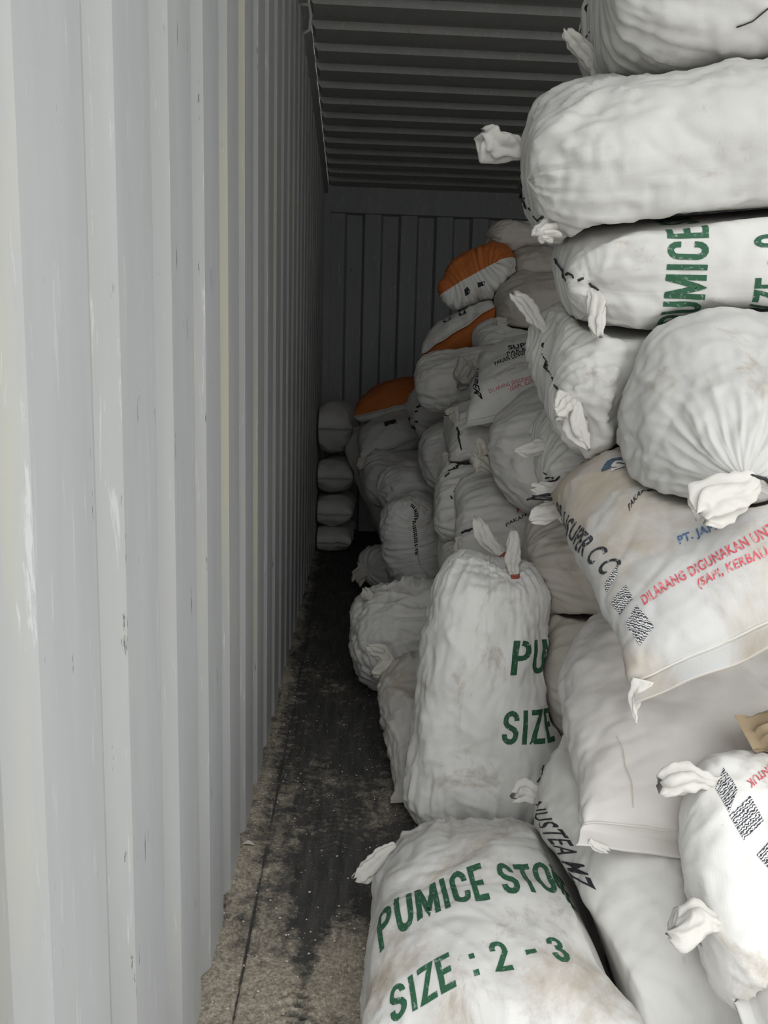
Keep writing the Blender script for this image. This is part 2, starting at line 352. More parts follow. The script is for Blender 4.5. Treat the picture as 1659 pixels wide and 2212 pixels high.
# ------------------------------------------------------------------ sacks
SACKS = []; BY = {}
def cap(d, R, p):
    q = np.clip(d / R, 0, 1); return (1 - (1 - q) ** p) ** (1.0 / p)
class Sack:
    def __init__(s, key, name, label, A, B, hw, ht, Nv=None, Wv=None, mat='white', ends=('seam', 'laced'), e=2.5, bend=(0, 0, 0),
                 res=1.0, seed=None, lump=1.0, fold=1.0, pleat=1.0, taper=(1, 1), mat2=None, group=None, bendW=0, bendN=0, sag=0.0, cat='sack', twist=0.0, foldang=0.5, hem=0.018, rend=0.95, pe=2.3):
        s.rend = rend
        s.hem = hem
        s.key, s.name, s.label, s.hw, s.ht, s.e, s.ends = key, name, label, hw, ht, e, ends
        s.A, s.B = np.array(A, float), np.array(B, float)
        T = s.B - s.A; s.L = np.linalg.norm(T); s.T = T / s.L
        if Wv is not None:
            Wd = np.array(Wv, float); Wd -= s.T * (Wd @ s.T); s.W = Wd / np.linalg.norm(Wd); s.N = np.cross(s.T, s.W)
            if Nv is not None and s.N @ np.array(Nv) < 0: s.W = -s.W; s.N = -s.N
        else:
            n = np.array(Nv, float); n -= s.T * (n @ s.T); s.N = n / np.linalg.norm(n); s.W = np.cross(s.N, s.T)
        s.bend = np.array(bend, float) + bendW * s.W + bendN * s.N
        s.mat, s.mat2, s.res, s.lump, s.fold, s.pleat, s.taper, s.group, s.cat = mat, mat2, res, lump, fold, pleat, taper, group, cat
        s.twist, s.foldang = twist, foldang
        s.seed = seed if seed is not None else len(SACKS) + 11
        s.dimples = []
        s.bvh = None; s.pe = pe
        SACKS.append(s); BY[key] = s
        s.r = s.L + hw + ht
    def ctr(s, u): return s.A + np.multiply.outer(u, s.B - s.A) + np.multiply.outer(4 * u * (1 - u), s.bend)
    def prof(s, u):
        u = np.asarray(u, float)
        fw = s.taper[0] + (s.taper[1] - s.taper[0]) * u; ft = np.ones_like(u)
        for d, kind in ((u * s.L, s.ends[0]), ((1 - u) * s.L, s.ends[1])):
            if kind == 'seam':
                ft = ft * (0.02 + 0.98 * cap(d - s.hem, 1.7 * s.ht, 2.0)); fw = fw * (1.03 - 0.05 * cap(d, 0.16, 2))
            elif kind == 'laced':
                ft = ft * (0.03 + 0.97 * cap(d, 1.15 * s.ht, 2.3)); fw = fw * (0.70 + 0.30 * cap(d, 0.55 * s.hw, 2.0))
            elif kind == 'bulge':
                ft = ft * (0.06 + 0.94 * cap(d, 1.0 * s.ht, 2.4)); fw = fw * (0.35 + 0.65 * cap(d, 0.75 * s.hw, 2.2))
            else:
                c = 0.01 + 0.99 * cap(d, s.rend * s.hw, s.pe); fw = fw * c; ft = ft * c
        return fw * s.hw, ft * s.ht
    def local(s, p):
        q = p - s.A; u = (q @ s.T) / s.L
        r = p - s.ctr(np.clip(u, 0, 1))
        return u, r @ s.W, r @ s.N
    def f(s, p):
        u, a, b = s.local(p); w_, t_ = s.prof(np.clip(u, 0, 1))
        v = (np.abs(a / w_) ** s.e + np.abs(b / t_) ** s.e) ** (1 / s.e)
        return np.where((u < 0) | (u > 1), 9.0, v)
    def build(s):
        nu, nv = int(130 * s.res), int(190 * s.res)
        t = np.linspace(0, 1, nu + 1); u = 0.45 * t + 0.55 * (0.5 - 0.5 * np.cos(np.pi * t))
        th = np.linspace(0, 2 * np.pi, 721); c, sn = np.cos(th), np.sin(th)
        cx = np.sign(c) * np.abs(c) ** (2 / s.e) * s.hw; cy = np.sign(sn) * np.abs(sn) ** (2 / s.e) * s.ht
        al = np.concatenate([[0], np.cumsum(np.hypot(np.diff(cx), np.diff(cy)))]); s.girth = al[-1]
        tv = np.interp(np.arange(nv) / nv * s.girth, al, th)
        c, sn = np.cos(tv), np.sin(tv)
        ex = np.sign(c) * np.abs(c) ** (2 / s.e); ey = np.sign(sn) * np.abs(sn) ** (2 / s.e)
        w_, t_ = s.prof(u); C0 = s.ctr(u)
        off = w_[:, None, None] * ex[None, :, None] * s.W + t_[:, None, None] * ey[None, :, None] * s.N
        # pressed against the neighbours: shared contact surfaces
        sc = np.ones((nu + 1, nv))
        p0 = C0[:, None, :] + off
        flat = p0.reshape(-1, 3); cen = np.repeat(C0, nv, 0); of = off.reshape(-1, 3)
        lo_, hi_ = flat.min(0), flat.max(0)
        scf = sc.reshape(-1)
        for o in SACKS:
            if o is s or np.any(o.box[0] > hi_) or np.any(o.box[1] < lo_): continue
            inside = np.where(o.f(flat) < 1.16)[0]
            if not len(inside): continue
            a, b = np.full(len(inside), 0.45), np.ones(len(inside))
            for _ in range(11):
                mid = 0.5 * (a + b); ok = o.f(cen[inside] + of[inside] * mid[:, None]) >= mid + 0.07 * np.clip((mid - 0.45) * 8, 0.3, 1)
                a = np.where(ok, mid, a); b = np.where(ok, b, mid)
            scf[inside] = np.minimum(scf[inside], a)
        sc = scf.reshape(nu + 1, nv)
        for _ in range(2):   # soften the contact edge
            sc = np.minimum(sc, 0.5 * sc + 0.125 * (np.roll(sc, 1, 1) + np.roll(sc, -1, 1)) + 0.125 * (np.vstack([sc[:1], sc[:-1]]) + np.vstack([sc[1:], sc[-1:]])))
        p = C0[:, None, :] + off * sc[..., None]
        U = (u * s.L)[:, None] + 0 * ex[None, :]; Sg = (np.arange(nv) / nv * s.girth)[None, :] + 0 * u[:, None]
        s.Ug, s.Sn = u * s.L, nv
        def normals(p):
            du = np.gradient(p, axis=0); dv = np.roll(p, -1, 1) - np.roll(p, 1, 1)
            n = np.cross(dv, du); l = np.linalg.norm(n, axis=-1, keepdims=True)
            n = n / np.maximum(l, 1e-12)
            cc = off / (np.linalg.norm(off, axis=-1, keepdims=True) + 1e-9)
            n = np.where((n * cc).sum(-1, keepdims=True) < 0, -n, n)
            return np.where(l < 1e-10, cc, n)
        n = normals(p)
        # filling: lumps of stone; cloth: folds, creases, pleats
        free = np.clip((sc - 0.84) / 0.16, 0.05, 1)
        Lq = p + s.seed * 1.37
        d = 0.015 * s.lump * pnoise(Lq * 5.2, s.seed) + 0.0075 * s.lump * pnoise(Lq * 14, s.seed + 1) 
        ca, sa = math.cos(s.foldang), math.sin(s.foldang)
        wx = Lq + 0.05 * np.stack([pnoise(Lq * 6, s.seed + 5), pnoise(Lq * 6 + 9, s.seed + 6), pnoise(Lq * 6 + 19, s.seed + 7)], -1)
        lu = wx @ s.T; lw = wx @ s.W; ln = wx @ s.N
        la, lb = ca * lu + sa * lw, -sa * lu + ca * lw
        r1 = 1 - np.abs(pnoise(np.stack([la * 6, lb * 17, ln * 12], -1), s.seed + 2)) * 2.2
        r2 = 1 - np.abs(pnoise(np.stack([la * 26, lb * 11, ln * 16], -1), s.seed + 3)) * 2.2
        r3 = 1 - np.abs(pnoise(wx * 30, s.seed + 4)) * 2
        mask = np.clip(0.5 + 1.1 * pnoise(Lq * 4 + 31, s.seed + 8), 0, 1)
        d += s.fold * (0.0075 * np.clip(r1, 0, 1) ** 3 * mask - 0.005 * np.clip(r2, 0, 1) ** 3 * (1 - mask) + 0.0022 * np.clip(r3, 0, 1) ** 2)
        # pleats run in from the closed ends
        for k, (dd, kind) in enumerate(((U, s.ends[0]), (s.L - U, s.ends[1]))):
            if kind in ('laced', 'round', 'bulge'):
                ph = Sg / s.girth * 2 * np.pi
                pp = np.stack([np.cos(ph) * 6, (np.abs(np.sin(ph)) if kind == 'laced' else np.sin(ph)) * 6, dd * 5], -1)
                am = np.exp(-dd / (0.55 * s.hw + 0.03)) * np.clip(dd / 0.025, 0.5, 1)
                if kind == 'round': pp = pp * [0.55, 0.55, 1.6]
                pw = pnoise(Lq * 9, s.seed + 18)[..., None] * 0.7
                d += s.pleat * am * (0.009 * (0.8 - np.abs(pnoise(pp + pw, s.seed + 12 + k)) * 2.2) + 0.005 * (0.8 - np.abs(pnoise(pp * [2.3, 2.3, 1] + pw, s.seed + 14 + k)) * 2.2))
            elif kind == 'seam':
                am = np.exp(-dd / 0.05)
                d += am * 0.004 * (0.5 - np.abs(pnoise(np.stack([Sg * 45, dd * 4, 0 * dd], -1), s.seed + 16 + k))) * np.clip(dd / 0.02, 0, 1)
        # at a closed end the cloth lies square to the seam
        for k, (dd, kind) in enumerate(((U, s.ends[0]), (s.L - U, s.ends[1]))):
            if kind in ('laced', 'bulge'):
                q = np.clip(1 - dd / 0.03, 0, 1)[..., None]; n = n * (1 - q) + q * s.T * (1 if k else -1)
                n = n / np.maximum(np.linalg.norm(n, axis=-1, keepdims=True), 1e-9)
                mir = np.concatenate([d[:, :1], d[:, :0:-1]], 1); d = d * (1 - 0.5 * np.minimum(1, 2 * q[..., 0])) + 0.5 * np.minimum(1, 2 * q[..., 0]) * mir
        d = d * free
        thick = np.minimum(1, (t_ / (0.35 * s.ht)))
        if s.ends[0] in ('laced', 'bulge'): thick = np.where(u < .5, np.maximum(thick, .75), thick)
        if s.ends[1] in ('laced', 'bulge'): thick = np.where(u > .5, np.maximum(thick, .75), thick)
        thick = thick[:, None]
        p = p + n * (d * thick)[..., None]
        # tied points pull the cloth in and fold it towards them
        for (c0, rad, depth, k) in s.dimples:
            v = p - c0; r = np.linalg.norm(v, axis=-1)
            a1 = np.cross(n, s.T); ang = np.arctan2((v * a1).sum(-1), v @ s.T)
            fo = 0.5 * np.abs(np.sin(ang * k / 2 + 3 * pnoise(v * 9, s.seed))) + 0.5 * np.abs(np.sin(ang * k * 0.8 + 1 + 2 * pnoise(v * 14, s.seed + 1)))
            am = np.exp(-(r / rad) ** 1.4)
            p = p + n * ((-depth * np.exp(-(r / (0.5 * rad)) ** 1.2) + 0.30 * depth * am * (fo - 0.6) * np.clip(r / (0.2 * rad), 0, 1)))[..., None]
        # hem waviness
        for k, kind in enumerate(s.ends):
            if kind == 'seam':
                dd = U if k == 0 else s.L - U
                am = np.exp(-dd / 0.035)
                p = p + (am * (0.010 * pnoise(np.stack([Sg * 0 + (p @ s.W) * 14, 0 * dd, dd * 3], -1), s.seed + 20)))[..., None] * s.N
        p[..., 2] = np.maximum(p[..., 2], np.where(ey > 0, 0.016, 0.008)[None, :] + 0 * p[..., 2]); p[..., 0] = np.maximum(p[..., 0], XL + 0.012); p[..., 1] = np.minimum(p[..., 1], YB - 0.04)
        # rest on the sacks already in place: whatever still dips into one is laid on its surface
        fl = p.reshape(-1, 3)
        for o in SACKS:
            if o is s or o.bvh is None or np.any(o.box[0] > hi_) or np.any(o.box[1] < lo_): continue
            for k in np.where(o.f(fl) < 1.25)[0]:
                v = Vector(fl[k]); c, nn, _, dist = o.bvh.find_nearest(v, 0.07)
                if c is None: continue
                sd = (v - c).dot(nn)
                if sd < 0.002: fl[k] = c + nn * 0.003
        p = fl.reshape(p.shape)
        s.p = p; s.n = normals(p)
        ii, jj = np.meshgrid(np.arange(nu), np.arange(nv), indexing='ij'); j2 = (jj + 1) % nv
        fc = np.stack([ii * nv + jj, ii * nv + j2, (ii + 1) * nv + j2, (ii + 1) * nv + jj], -1).reshape(-1, 4)
        h2 = np.arange(nv // 2); hb = (nv - h2) % nv; ha = h2 + 1; hc2 = (nv - h2 - 1) % nv
        capf = np.stack([h2, ha, hc2, hb], 1); e0 = nu * nv
        fc = np.concatenate([fc, capf[1:-1, ::-1], (capf + e0)[1:-1]])
        s.faces = fc
        ids = None; mats = M[s.mat]
        if s.mat2:
            mats = [M[s.mat], M[s.mat2[0]]]
            wv = s.mat2[2] * np.sin(jj * 0) ; sel = ((np.sin(tv)[jj] * s.mat2[1]) > s.mat2[2])
            ids = np.concatenate([sel.astype(int).ravel(), np.zeros(len(fc) - nu * nv, int)])
        s.bvh = BVHTree.FromPolygons(s.p.reshape(-1, 3).tolist(), fc.tolist())
        s.origin = s.p.reshape(-1, 3).mean(0); s.origin[2] = s.p[..., 2].min()
        body = obj(s.name, s.p.reshape(-1, 3) - s.origin, fc, mats, uv=np.stack([U.ravel(), Sg.ravel()], 1), mat_ids=ids)
        body.location = Vector(s.origin)
        s.o = tag(body, s.label, s.cat, s.group)
        return s
    # ---- surface look-ups
    def hit(s, px, py):
        if s.bvh is None:
            s.bvh = BVHTree.FromPolygons([Vector(v) for v in s.p.reshape(-1, 3)], s.faces.tolist())
        d = ray(px, py); h = s.bvh.ray_cast(Vector(CAM), Vector(d))
        if h[0] is None:   # just past the outline: the surface point closest to the ray
            q = s.p.reshape(-1, 3) - CAM; tt = q @ d; dist = np.linalg.norm(q - tt[:, None] * d, axis=1); k = int(np.argmin(dist))
        else:
            q = s.p.reshape(-1, 3); f = s.faces[h[2]]; k = int(f[np.argmin(np.linalg.norm(q[f] - np.array(h[0]), axis=1))])
            nv = s.Sn; i, j = divmod(k, nv)
            # refine inside the cell
            hp = np.array(h[0]); best = (float(i), float(j))
            i1 = i + 1 if i < len(s.Ug) - 1 else i - 1
            e1 = s.p[i1, j] - s.p[i, j]; e2 = s.p[i, (j + 1) % nv] - s.p[i, j]; r = hp - s.p[i, j]
            G = np.array([[e1 @ e1, e1 @ e2], [e1 @ e2, e2 @ e2]]); 
            try: ab = np.linalg.solve(G + 1e-12 * np.eye(2), [r @ e1, r @ e2])
            except Exception: ab = (0, 0)
            ab = np.clip(ab, -1, 1); best = (i + ab[0] * (i1 - i), j + ab[1])
            return np.array([np.interp(best[0], np.arange(len(s.Ug)), s.Ug), best[1] / nv * s.girth])
        i, j = divmod(k, s.Sn); return np.array([s.Ug[i], j / s.Sn * s.girth])
    def at(s, us, lift=0.0):
        us = np.atleast_2d(us); nv = s.Sn
        fi = np.clip(np.interp(us[:, 0], s.Ug, np.arange(len(s.Ug))), 0, len(s.Ug) - 1.001); fj = (us[:, 1] / s.girth * nv) % nv
        i = np.floor(fi).astype(int); j = np.floor(fj).astype(int) % nv; a = (fi - i)[:, None]; b = (fj - np.floor(fj))[:, None]; j2 = (j + 1) % nv
        def bl(g): return (1 - a) * (1 - b) * g[i, j] + a * (1 - b) * g[i + 1, j] + (1 - a) * b * g[i, j2] + a * b * g[i + 1, j2]
        n = bl(s.n); n /= np.linalg.norm(n, axis=1)[:, None] + 1e-9
        return bl(s.p) + n * lift, n
    def unwrap(s, ref, q):
        q = q.copy(); g = s.girth
        while q[1] - ref[1] > g / 2: q[1] -= g
        while q[1] - ref[1] < -g / 2: q[1] += g
        return q

def child(s, name, V, Fc, mat, smooth=True, uv=None, parent=None):
    V = np.asarray(V, float); par = parent or s.o
    off = s.origin if parent is None else s.origin
    o = obj(name, [tuple(q) for q in (V - off)], Fc, mat, par, smooth, uv=uv)
    return o

# ---- printed letters: real flat letters laid in the cloth of the sack
_glyph = {}
def glyphs(text, bold=0.02, condense=1.0, step=0.07):
    key = (text, bold, condense, step)
    if key in _glyph: return _glyph[key]
    cu = bpy.data.curves.new('t', 'FONT'); cu.body = text; cu.fill_mode = 'FRONT'; cu.offset = bold; cu.resolution_u = 4; cu.space_character = 1.08
    to = bpy.data.objects.new('t', cu); COL.objects.link(to)
    me = to.to_mesh(); bm = bmesh.new(); bm.from_mesh(me); to.to_mesh_clear()
    bpy.data.objects.remove(to); bpy.data.curves.remove(cu)
    xs = [v.co.x for v in bm.verts]; ys = [v.co.y for v in bm.verts]
    x0, x1 = min(xs), max(xs)
    for axis, lo, hi in ((0, x0, x1), (1, min(ys), max(ys))):
        q = lo + step
        while q < hi:
            pc = [0, 0, 0]; pn = [0, 0, 0]; pc[axis] = q; pn[axis] = 1
            bmesh.ops.bisect_plane(bm, geom=bm.verts[:] + bm.edges[:] + bm.faces[:], plane_co=pc, plane_no=pn)
            q += step
    bmesh.ops.triangulate(bm, faces=bm.faces[:])
    V = np.array([v.co[:2] for v in bm.verts]); bm.verts.index_update(); Fc = [[v.index for v in f.verts] for f in bm.faces]; bm.free()
    V[:, 0] = (V[:, 0] - x0) / (x1 - x0); V[:, 1] = V[:, 1] / 0.70
    _glyph[key] = (V, Fc); return V, Fc
def _arc(cx, cy, rx, ry, a0, a1, n=7): return [(cx + rx * math.cos(math.radians(a0 + (a1 - a0) * k / n)), cy + ry * math.sin(math.radians(a0 + (a1 - a0) * k / n))) for k in range(n + 1)]
_c, _l, _r = 0.26, 0.085, 0.435; _w = (_r - _l) / 2
BLOCK = {   # heavy condensed letters as pen strokes
 'P': (.52, [[(_l, 0), (_l, 1)], [(_l, .92)] + _arc(_c, .70, _w, .22, 90, -90) + [(_l, .48)]]),
 'U': (.52, [[(_l, 1)] + _arc(_c, .27, _w, .19, 180, 360) + [(_r, 1)]]),
 'M': (.68, [[(_l, 0), (_l, 1)], [(.11, .97), (.34, .12), (.57, .97)], [(.595, 0), (.595, 1)]]),
 'I': (.25, [[(.125, 0), (.125, 1)]]),
 'C': (.52, [[(_r, .66)] + _arc(_c, .73, _w, .19, 0, 180) + _arc(_c, .27, _w, .19, 180, 360) + [(_r, .34)]]),
 'E': (.47, [[(_l, 0), (_l, 1)], [(_l, .92), (.43, .92)], [(_l, .51), (.39, .51)], [(_l, .08), (.43, .08)]]),
 'S': (.52, [[(_r, .70)] + _arc(_c, .73, _w, .19, 10, 180) + [(_l, .66), (.15, .56), (.37, .44), (_r, .34)] + _arc(_c, .27, _w, .19, 0, -180) + [(_l, .31)]]),
 'T': (.50, [[(.25, 0), (.25, .92)], [(0, .92), (.5, .92)]]),
 'O': (.52, [_arc(_c, .73, _w, .19, 0, 180) + _arc(_c, .27, _w, .19, 180, 360) + [(_r, .73)]]),
 'N': (.54, [[(_l, 0), (_l, 1)], [(.10, .95), (.44, .05)], [(.455, 0), (.455, 1)]]),
 'Z': (.47, [[(.02, .92), (.40, .92), (.07, .08), (.46, .08)]]),
 '2': (.52, [[(_l, .66)] + _arc(_c, .73, _w, .19, 180, 0) + [(_r, .62), (.10, .10), (_l, .08), (.5, .08)]]),
 '3': (.52, [[(_l, .70)] + _arc(_c, .74, _w, .18, 180, -70) + [(.2, .54)], [(.2, .54)] + _arc(_c, .29, _w, .22, 70, -180) + [(_l, .34)]]),
 ':': (.26, [[(.05, .12), (.20, .12)], [(.05, .62), (.20, .62)]]), '-': (.42, [[(.06, .42), (.36, .42)]]), ' ': (.26, [])}
def block(word, gap=.07, pen=.155):
    V, Fc = [], []; x = 0.0
    for ch in word:
        wd, strokes = BLOCK[ch]
        for st in strokes:
            q = [np.array(st[0], float)]
            for b in st[1:]:
                b = np.array(b, float); k = max(1, int(np.linalg.norm(b - q[-1]) / .09)); a = q[-1]
                q += [a + (b - a) * i / k for i in range(1, k + 1)]
            q = np.array(q); d = np.diff(q, axis=0); d /= np.linalg.norm(d, axis=1)[:, None] + 1e-9
            nr = np.stack([-d[:, 1], d[:, 0]], 1); base = len(V)
            for i in range(len(q)):
                n0 = nr[max(0, i - 1)]; n1 = nr[min(len(nr) - 1, i)]; m = n0 + n1; m /= np.linalg.norm(m) + 1e-9; m = m / max(.5, m @ n0)
                for a in (-.5, 0, .5): V.append((q[i] + m * pen * a) + [x, 0])
            for i in range(len(q) - 1):
                for a in (0, 1): Fc.append((base + 3 * i + a, base + 3 * i + a + 1, base + 3 * i + a + 4, base + 3 * i + a + 3))
        x += wd + gap
    V = np.array(V); V[:, 0] /= (x - gap); return V, Fc
def stencil(s, t, O, X, Y, mat, frac):
    V, Fc = block(t); V = V.copy(); V[:, 0] = (V[:, 0] - frac[0]) / (frac[1] - frac[0])
    o = lay(s, V, Fc, O, X, Y, M[mat], 'printed_lettering'); o['kind'] = 'stuff'; return o
def where(t, i, right=False):
    """how far along the line letter i starts (or ends)"""
    tot = sum(BLOCK[c][0] + .07 for c in t) - .07
    return (sum(BLOCK[c][0] + .07 for c in t[:i]) + (BLOCK[t[i]][0] if right else 0)) / tot
def lay(s, V, Fc, O, X, Y, mat, name, label=None, lift=0.0009, curve=0.0):
    """unit-square outline V placed on the cloth: O origin, X baseline end, Y top-left, all pixels on the sack"""
    o = s.hit(*O); x = s.unwrap(o, s.hit(*X)) - o; y = s.unwrap(o, s.hit(*Y)) - o
    us = o + V[:, :1] * x + V[:, 1:] * y + curve * (4 * V[:, :1] * (1 - V[:, :1])) * y
    pts, _ = s.at(us, lift)
    ob = child(s, name, pts, Fc, mat, uv=us)
    if label: ob['label'] = label
    return ob
def text(s, t, O, X, Y, mat, bold=0.025, frac=(0, 1), name='printed_lettering', label=None, curve=0.0, step=0.07):
    V, Fc = glyphs(t, bold, step=step); V = V.copy()
    V[:, 0] = (V[:, 0] - frac[0]) / (frac[1] - frac[0])
    return lay(s, V, Fc, O, X, Y, M[mat], name, label, curve=curve)
def shape(outline, n=7):
    """a filled outline (unit coordinates) cut fine enough to follow the cloth"""
    bm = bmesh.new(); vs = [bm.verts.new((a, b, 0)) for a, b in outline]; bm.faces.new(vs)
    for ax in (0, 1):
        lo = min(q[ax] for q in outline); hi = max(q[ax] for q in outline)
        for k in range(1, n):
            pc = [0, 0, 0]; pn = [0, 0, 0]; pc[ax] = lo + (hi - lo) * k / n; pn[ax] = 1
            bmesh.ops.bisect_plane(bm, geom=bm.verts[:] + bm.edges[:] + bm.faces[:], plane_co=pc, plane_no=pn)
    bmesh.ops.triangulate(bm, faces=bm.faces[:]); bm.verts.index_update()
    V = np.array([v.co[:2] for v in bm.verts]); Fc = [[v.index for v in f.verts] for f in bm.faces]; bm.free(); return V, Fc
DIAMOND = [(0.5, 0), (1, 0.5), (0.5, 1), (0, 0.5)]
SQUARE = [(0, 0), (1, 0), (1, 1), (0, 1)]

def strip_on(s, pix, mat, name, r=0.002, lift=0.002, n=8, flat=0.5):
    """a thread or plastic string lying on the sack along a pixel path"""
    us = [s.hit(*pix[0])]
    for q in pix[1:]: us.append(s.unwrap(us[-1], s.hit(*q)))
    us = np.array(us); t = np.linspace(0, len(us) - 1, n)
    uu = np.stack([np.interp(t, np.arange(len(us)), us[:, k]) for k in (0, 1)], 1)
    pts, _ = s.at(uu, lift)
    V, Fc = tube(pts, r, 6, flat); return child(s, name, V, Fc, M[mat])
def hem_fold(s, off=.03, r=.0028):
    g = s.girth; q = np.linspace(.012 * g, .488 * g, 60)
    pts, _ = s.at(np.stack([np.full(60, off), q], 1), .0006)
    V, Fc = tube(pts, r, 6, .6); return child(s, 'hem_fold', V, Fc, M['tuft'])
def stitches(s, segs, mat='string', r=0.0022, name='lacing_stitch'):
    for sg in segs: strip_on(s, sg, mat, name, r=r * random.uniform(0.8, 1.25), lift=0.0025, n=5, flat=0.6)

def ear(s, base, tip, dy=0.0, width=0.018, mat='tuft', name='tied_corner', band=None, bend=(0, 0, 0), seed=0, prof=((0, .45), (.12, .55), (.45, 1), (.8, .95), (.95, .7), (1, .35)), flat=0.6, by=None, sink=0.012, folds=5, rough=1.0, fine=1.0):
    """a knotted corner of the sack: a bunched twist of cloth from base pixel to tip pixel"""
    if by is None: b0, nb = s.at(s.hit(*base)[None], 0.0); b0, nb = b0[0], nb[0]
    else: b0 = P(base[0], base[1], by); nb = np.array([0, 0, 1.0])
    tp = P(tip[0], tip[1], b0[1] + dy)
    ax = tp - b0; L = np.linalg.norm(ax); ax /= L; b0 = b0 - ax * sink
    m, n = int(34 * fine), int(40 * fine); t = np.linspace(0, 1, m)
    c = b0 + np.multiply.outer(t, tp - b0) + np.multiply.outer(4 * t * (1 - t), np.array(bend))
    vw = CAM - b0; vw /= np.linalg.norm(vw)
    a = np.cross(ax, vw); a /= np.linalg.norm(a); bb = np.cross(a, ax)
    rad = np.interp(t, [q[0] for q in prof], [q[1] for q in prof]) * width
    th = np.arange(n) / n * 2 * np.pi
    tw = 0.9 * t[:, None]
    fold = 1 + 0.55 * rough * (np.abs(np.sin((th[None] + tw) * folds / 2 + seed + 0.8 * np.sin(5 * t[:, None] + seed))) - 0.5) + 0.14 * rough * np.sin(3 * th[None] + 5 * t[:, None] + seed)
    p = c[:, None] + (rad[:, None] * fold * np.cos(th))[..., None] * a + (flat * rad[:, None] * fold * np.sin(th))[..., None] * bb
    nr = p - c[:, None]; nr /= np.linalg.norm(nr, axis=-1, keepdims=True) + 1e-9
    p = p + nr * (0.20 * width * rough * pnoise((p + seed) / (0.8 * width), seed) + 0.11 * width * rough * pnoise(np.stack([(p @ ax) / (0.9 * width), (p @ a) / (0.3 * width), (p @ bb) / (0.3 * width)], -1) + seed, seed + 1))[..., None]
    p = p + ax * (width * 0.9 * rough * (t ** 5)[:, None] * pnoise(np.stack([np.cos(th) * 1.3, np.sin(th) * 1.3, 0 * th + seed], -1), seed + 3)[None])[..., None] + a * (width * 0.5 * np.sin(4 * t + seed) * t)[:, None, None]
    V = p.reshape(-1, 3); Fc = [(i * n + j, i * n + (j + 1) % n, (i + 1) * n + (j + 1) % n, (i + 1) * n + j) for i in range(m - 1) for j in range(n)]
    Fc += [tuple(range(n))[::-1], tuple((m - 1) * n + j for j in range(n))]
    uv = np.stack([np.repeat(t * L, n), np.tile(th * width, m)], 1)
    e = child(s, name, V, Fc, M[mat], uv=uv)
    if band:
        q = [c[k] for k in (3, 4, 5, 6)]; rr = [rad[k] * 1.18 + 0.001 for k in (3, 4, 5, 6)]
        # a ring of several turns
        BV, BF = [], []
        for k in (2.5, 3.4, 4.3):
            cc = np.array([np.interp(k, np.arange(m), c[:, x]) for x in range(3)]); r_ = np.interp(k, np.arange(m), rad) * 1.12
            ring = [cc + r_ * (np.cos(x) * a + max(flat, .6) * np.sin(x) * bb) for x in np.linspace(0, 2 * np.pi, 22)]
            v_, f_ = tube(ring, 0.0024, 6); o0 = len(BV); BV += list(v_); BF += [tuple(o0 + q for q in ff) for ff in f_]
        bo = child(s, 'rubber_band', BV, BF, M[band], parent=e); 
    return e

def pillow(key, label, hl, hr, ml, hw, ht, mat, stretch=1.0, Nv=(-.3, -.5, .8), name='sack', ends=('seam', 'seam'), **kw):
    T = ml - hl; L = np.linalg.norm(T) * stretch; T = T / np.linalg.norm(T)
    Wd = hr - hl; Wd = Wd - T * (Wd @ T); Wd /= np.linalg.norm(Wd)
    return Sack(key, name, label, hl + Wd * hw, hl + Wd * hw + T * L, hw, ht, Nv, Wv=Wd, mat=mat, ends=ends, **kw)
G_STACK = 'white sacks stacked across the container'
def D(a, b): return P(*b) - P(*a)
def lying(end, d): e = P(*end); return e + np.array(d), e

# --- the near stack beside the aisle, from the roof down
a, b = lying((1285, 35, 1.36), (0.86, -0.12, 0.05))
Sack('top', 'sack', 'topmost white sack of the tall stack, with a black laced end just under the roof', a, b, 0.23, 0.15, (0, -.15, 1), mat='clean', group=G_STACK, seed=31, bendN=-.01)
a, b = lying((1132, 380, 1.36), (0.88, -0.20, 0.085))
Sack('second', 'sack', 'big plain white sack second from the top, lacing and pulled tie down its end', a, b, 0.225, 0.138, (0, -.34, 1), mat='clean', group=G_STACK, seed=32, bendN=-.01)
a, b = lying((1205, 575, 1.36), (0.88, -0.20, 0.07))
Sack('third', 'sack', 'white sack with green lettering turned on its side, third from the top', a, b, 0.21, 0.135, (0, -.40, 1), mat='white', group=G_STACK, seed=33, pleat=.8, fold=.6, bendN=-.02)
a, b = lying((1172, 800, 1.36), (0.86, -0.05, 0.0))
Sack('fourth', 'sack', 'white sack with two long tied corners and black strap lacing, half behind a bulging sack', a, b, 0.21, 0.128, (0, -.45, 1), mat='white', group=G_STACK, seed=34, fold=1.2)
a, b = lying((1168, 985, 1.50), (0.84, -0.05, 0.0))
Sack('fifth', 'sack', 'pleated white sack end with tangled black strings, lowest under the laced stack', a, b, 0.20, 0.105, (0, -.35, 1), mat='white', group=G_STACK, seed=35, fold=1.2, pleat=1.4)
# --- the sack bulging out over the stack, knot towards the camera
Sack('knot', 'sack', 'large bulging greyish white sack with a thick knot at its mouth', P(1560, 745, 1.60), P(1610, 1040, 0.90), 0.19, 0.165, (0, -.3, 1), mat='spot', ends=('round', 'round'), seed=36, res=1.1, fold=.9, pleat=.55, rend=1.9, pe=1.9)
# --- printed feed sack
pillow('feed', 'feed sack with tan stains, black and red lettering and a frayed bottom hem', P(1374, 1520, .86), P(1374, 1520, .86) + np.array([.82, -.20, .50]), P(1185, 1090, 1.30), .26, .10, 'feed', stretch=1.12, seed=37, res=1.15, fold=.6, lump=.8, hem=.03)
# --- plain sack under it
pillow('plain', 'plain pinkish white sack lying under the feed sack, hem corner sticking out', P(1262, 1826, .94), P(1560, 1745, 1.02), P(1160, 1300, 1.40), .40, .125, 'pink', seed=38, fold=.8, hem=.025, ends=('seam', 'bulge'))
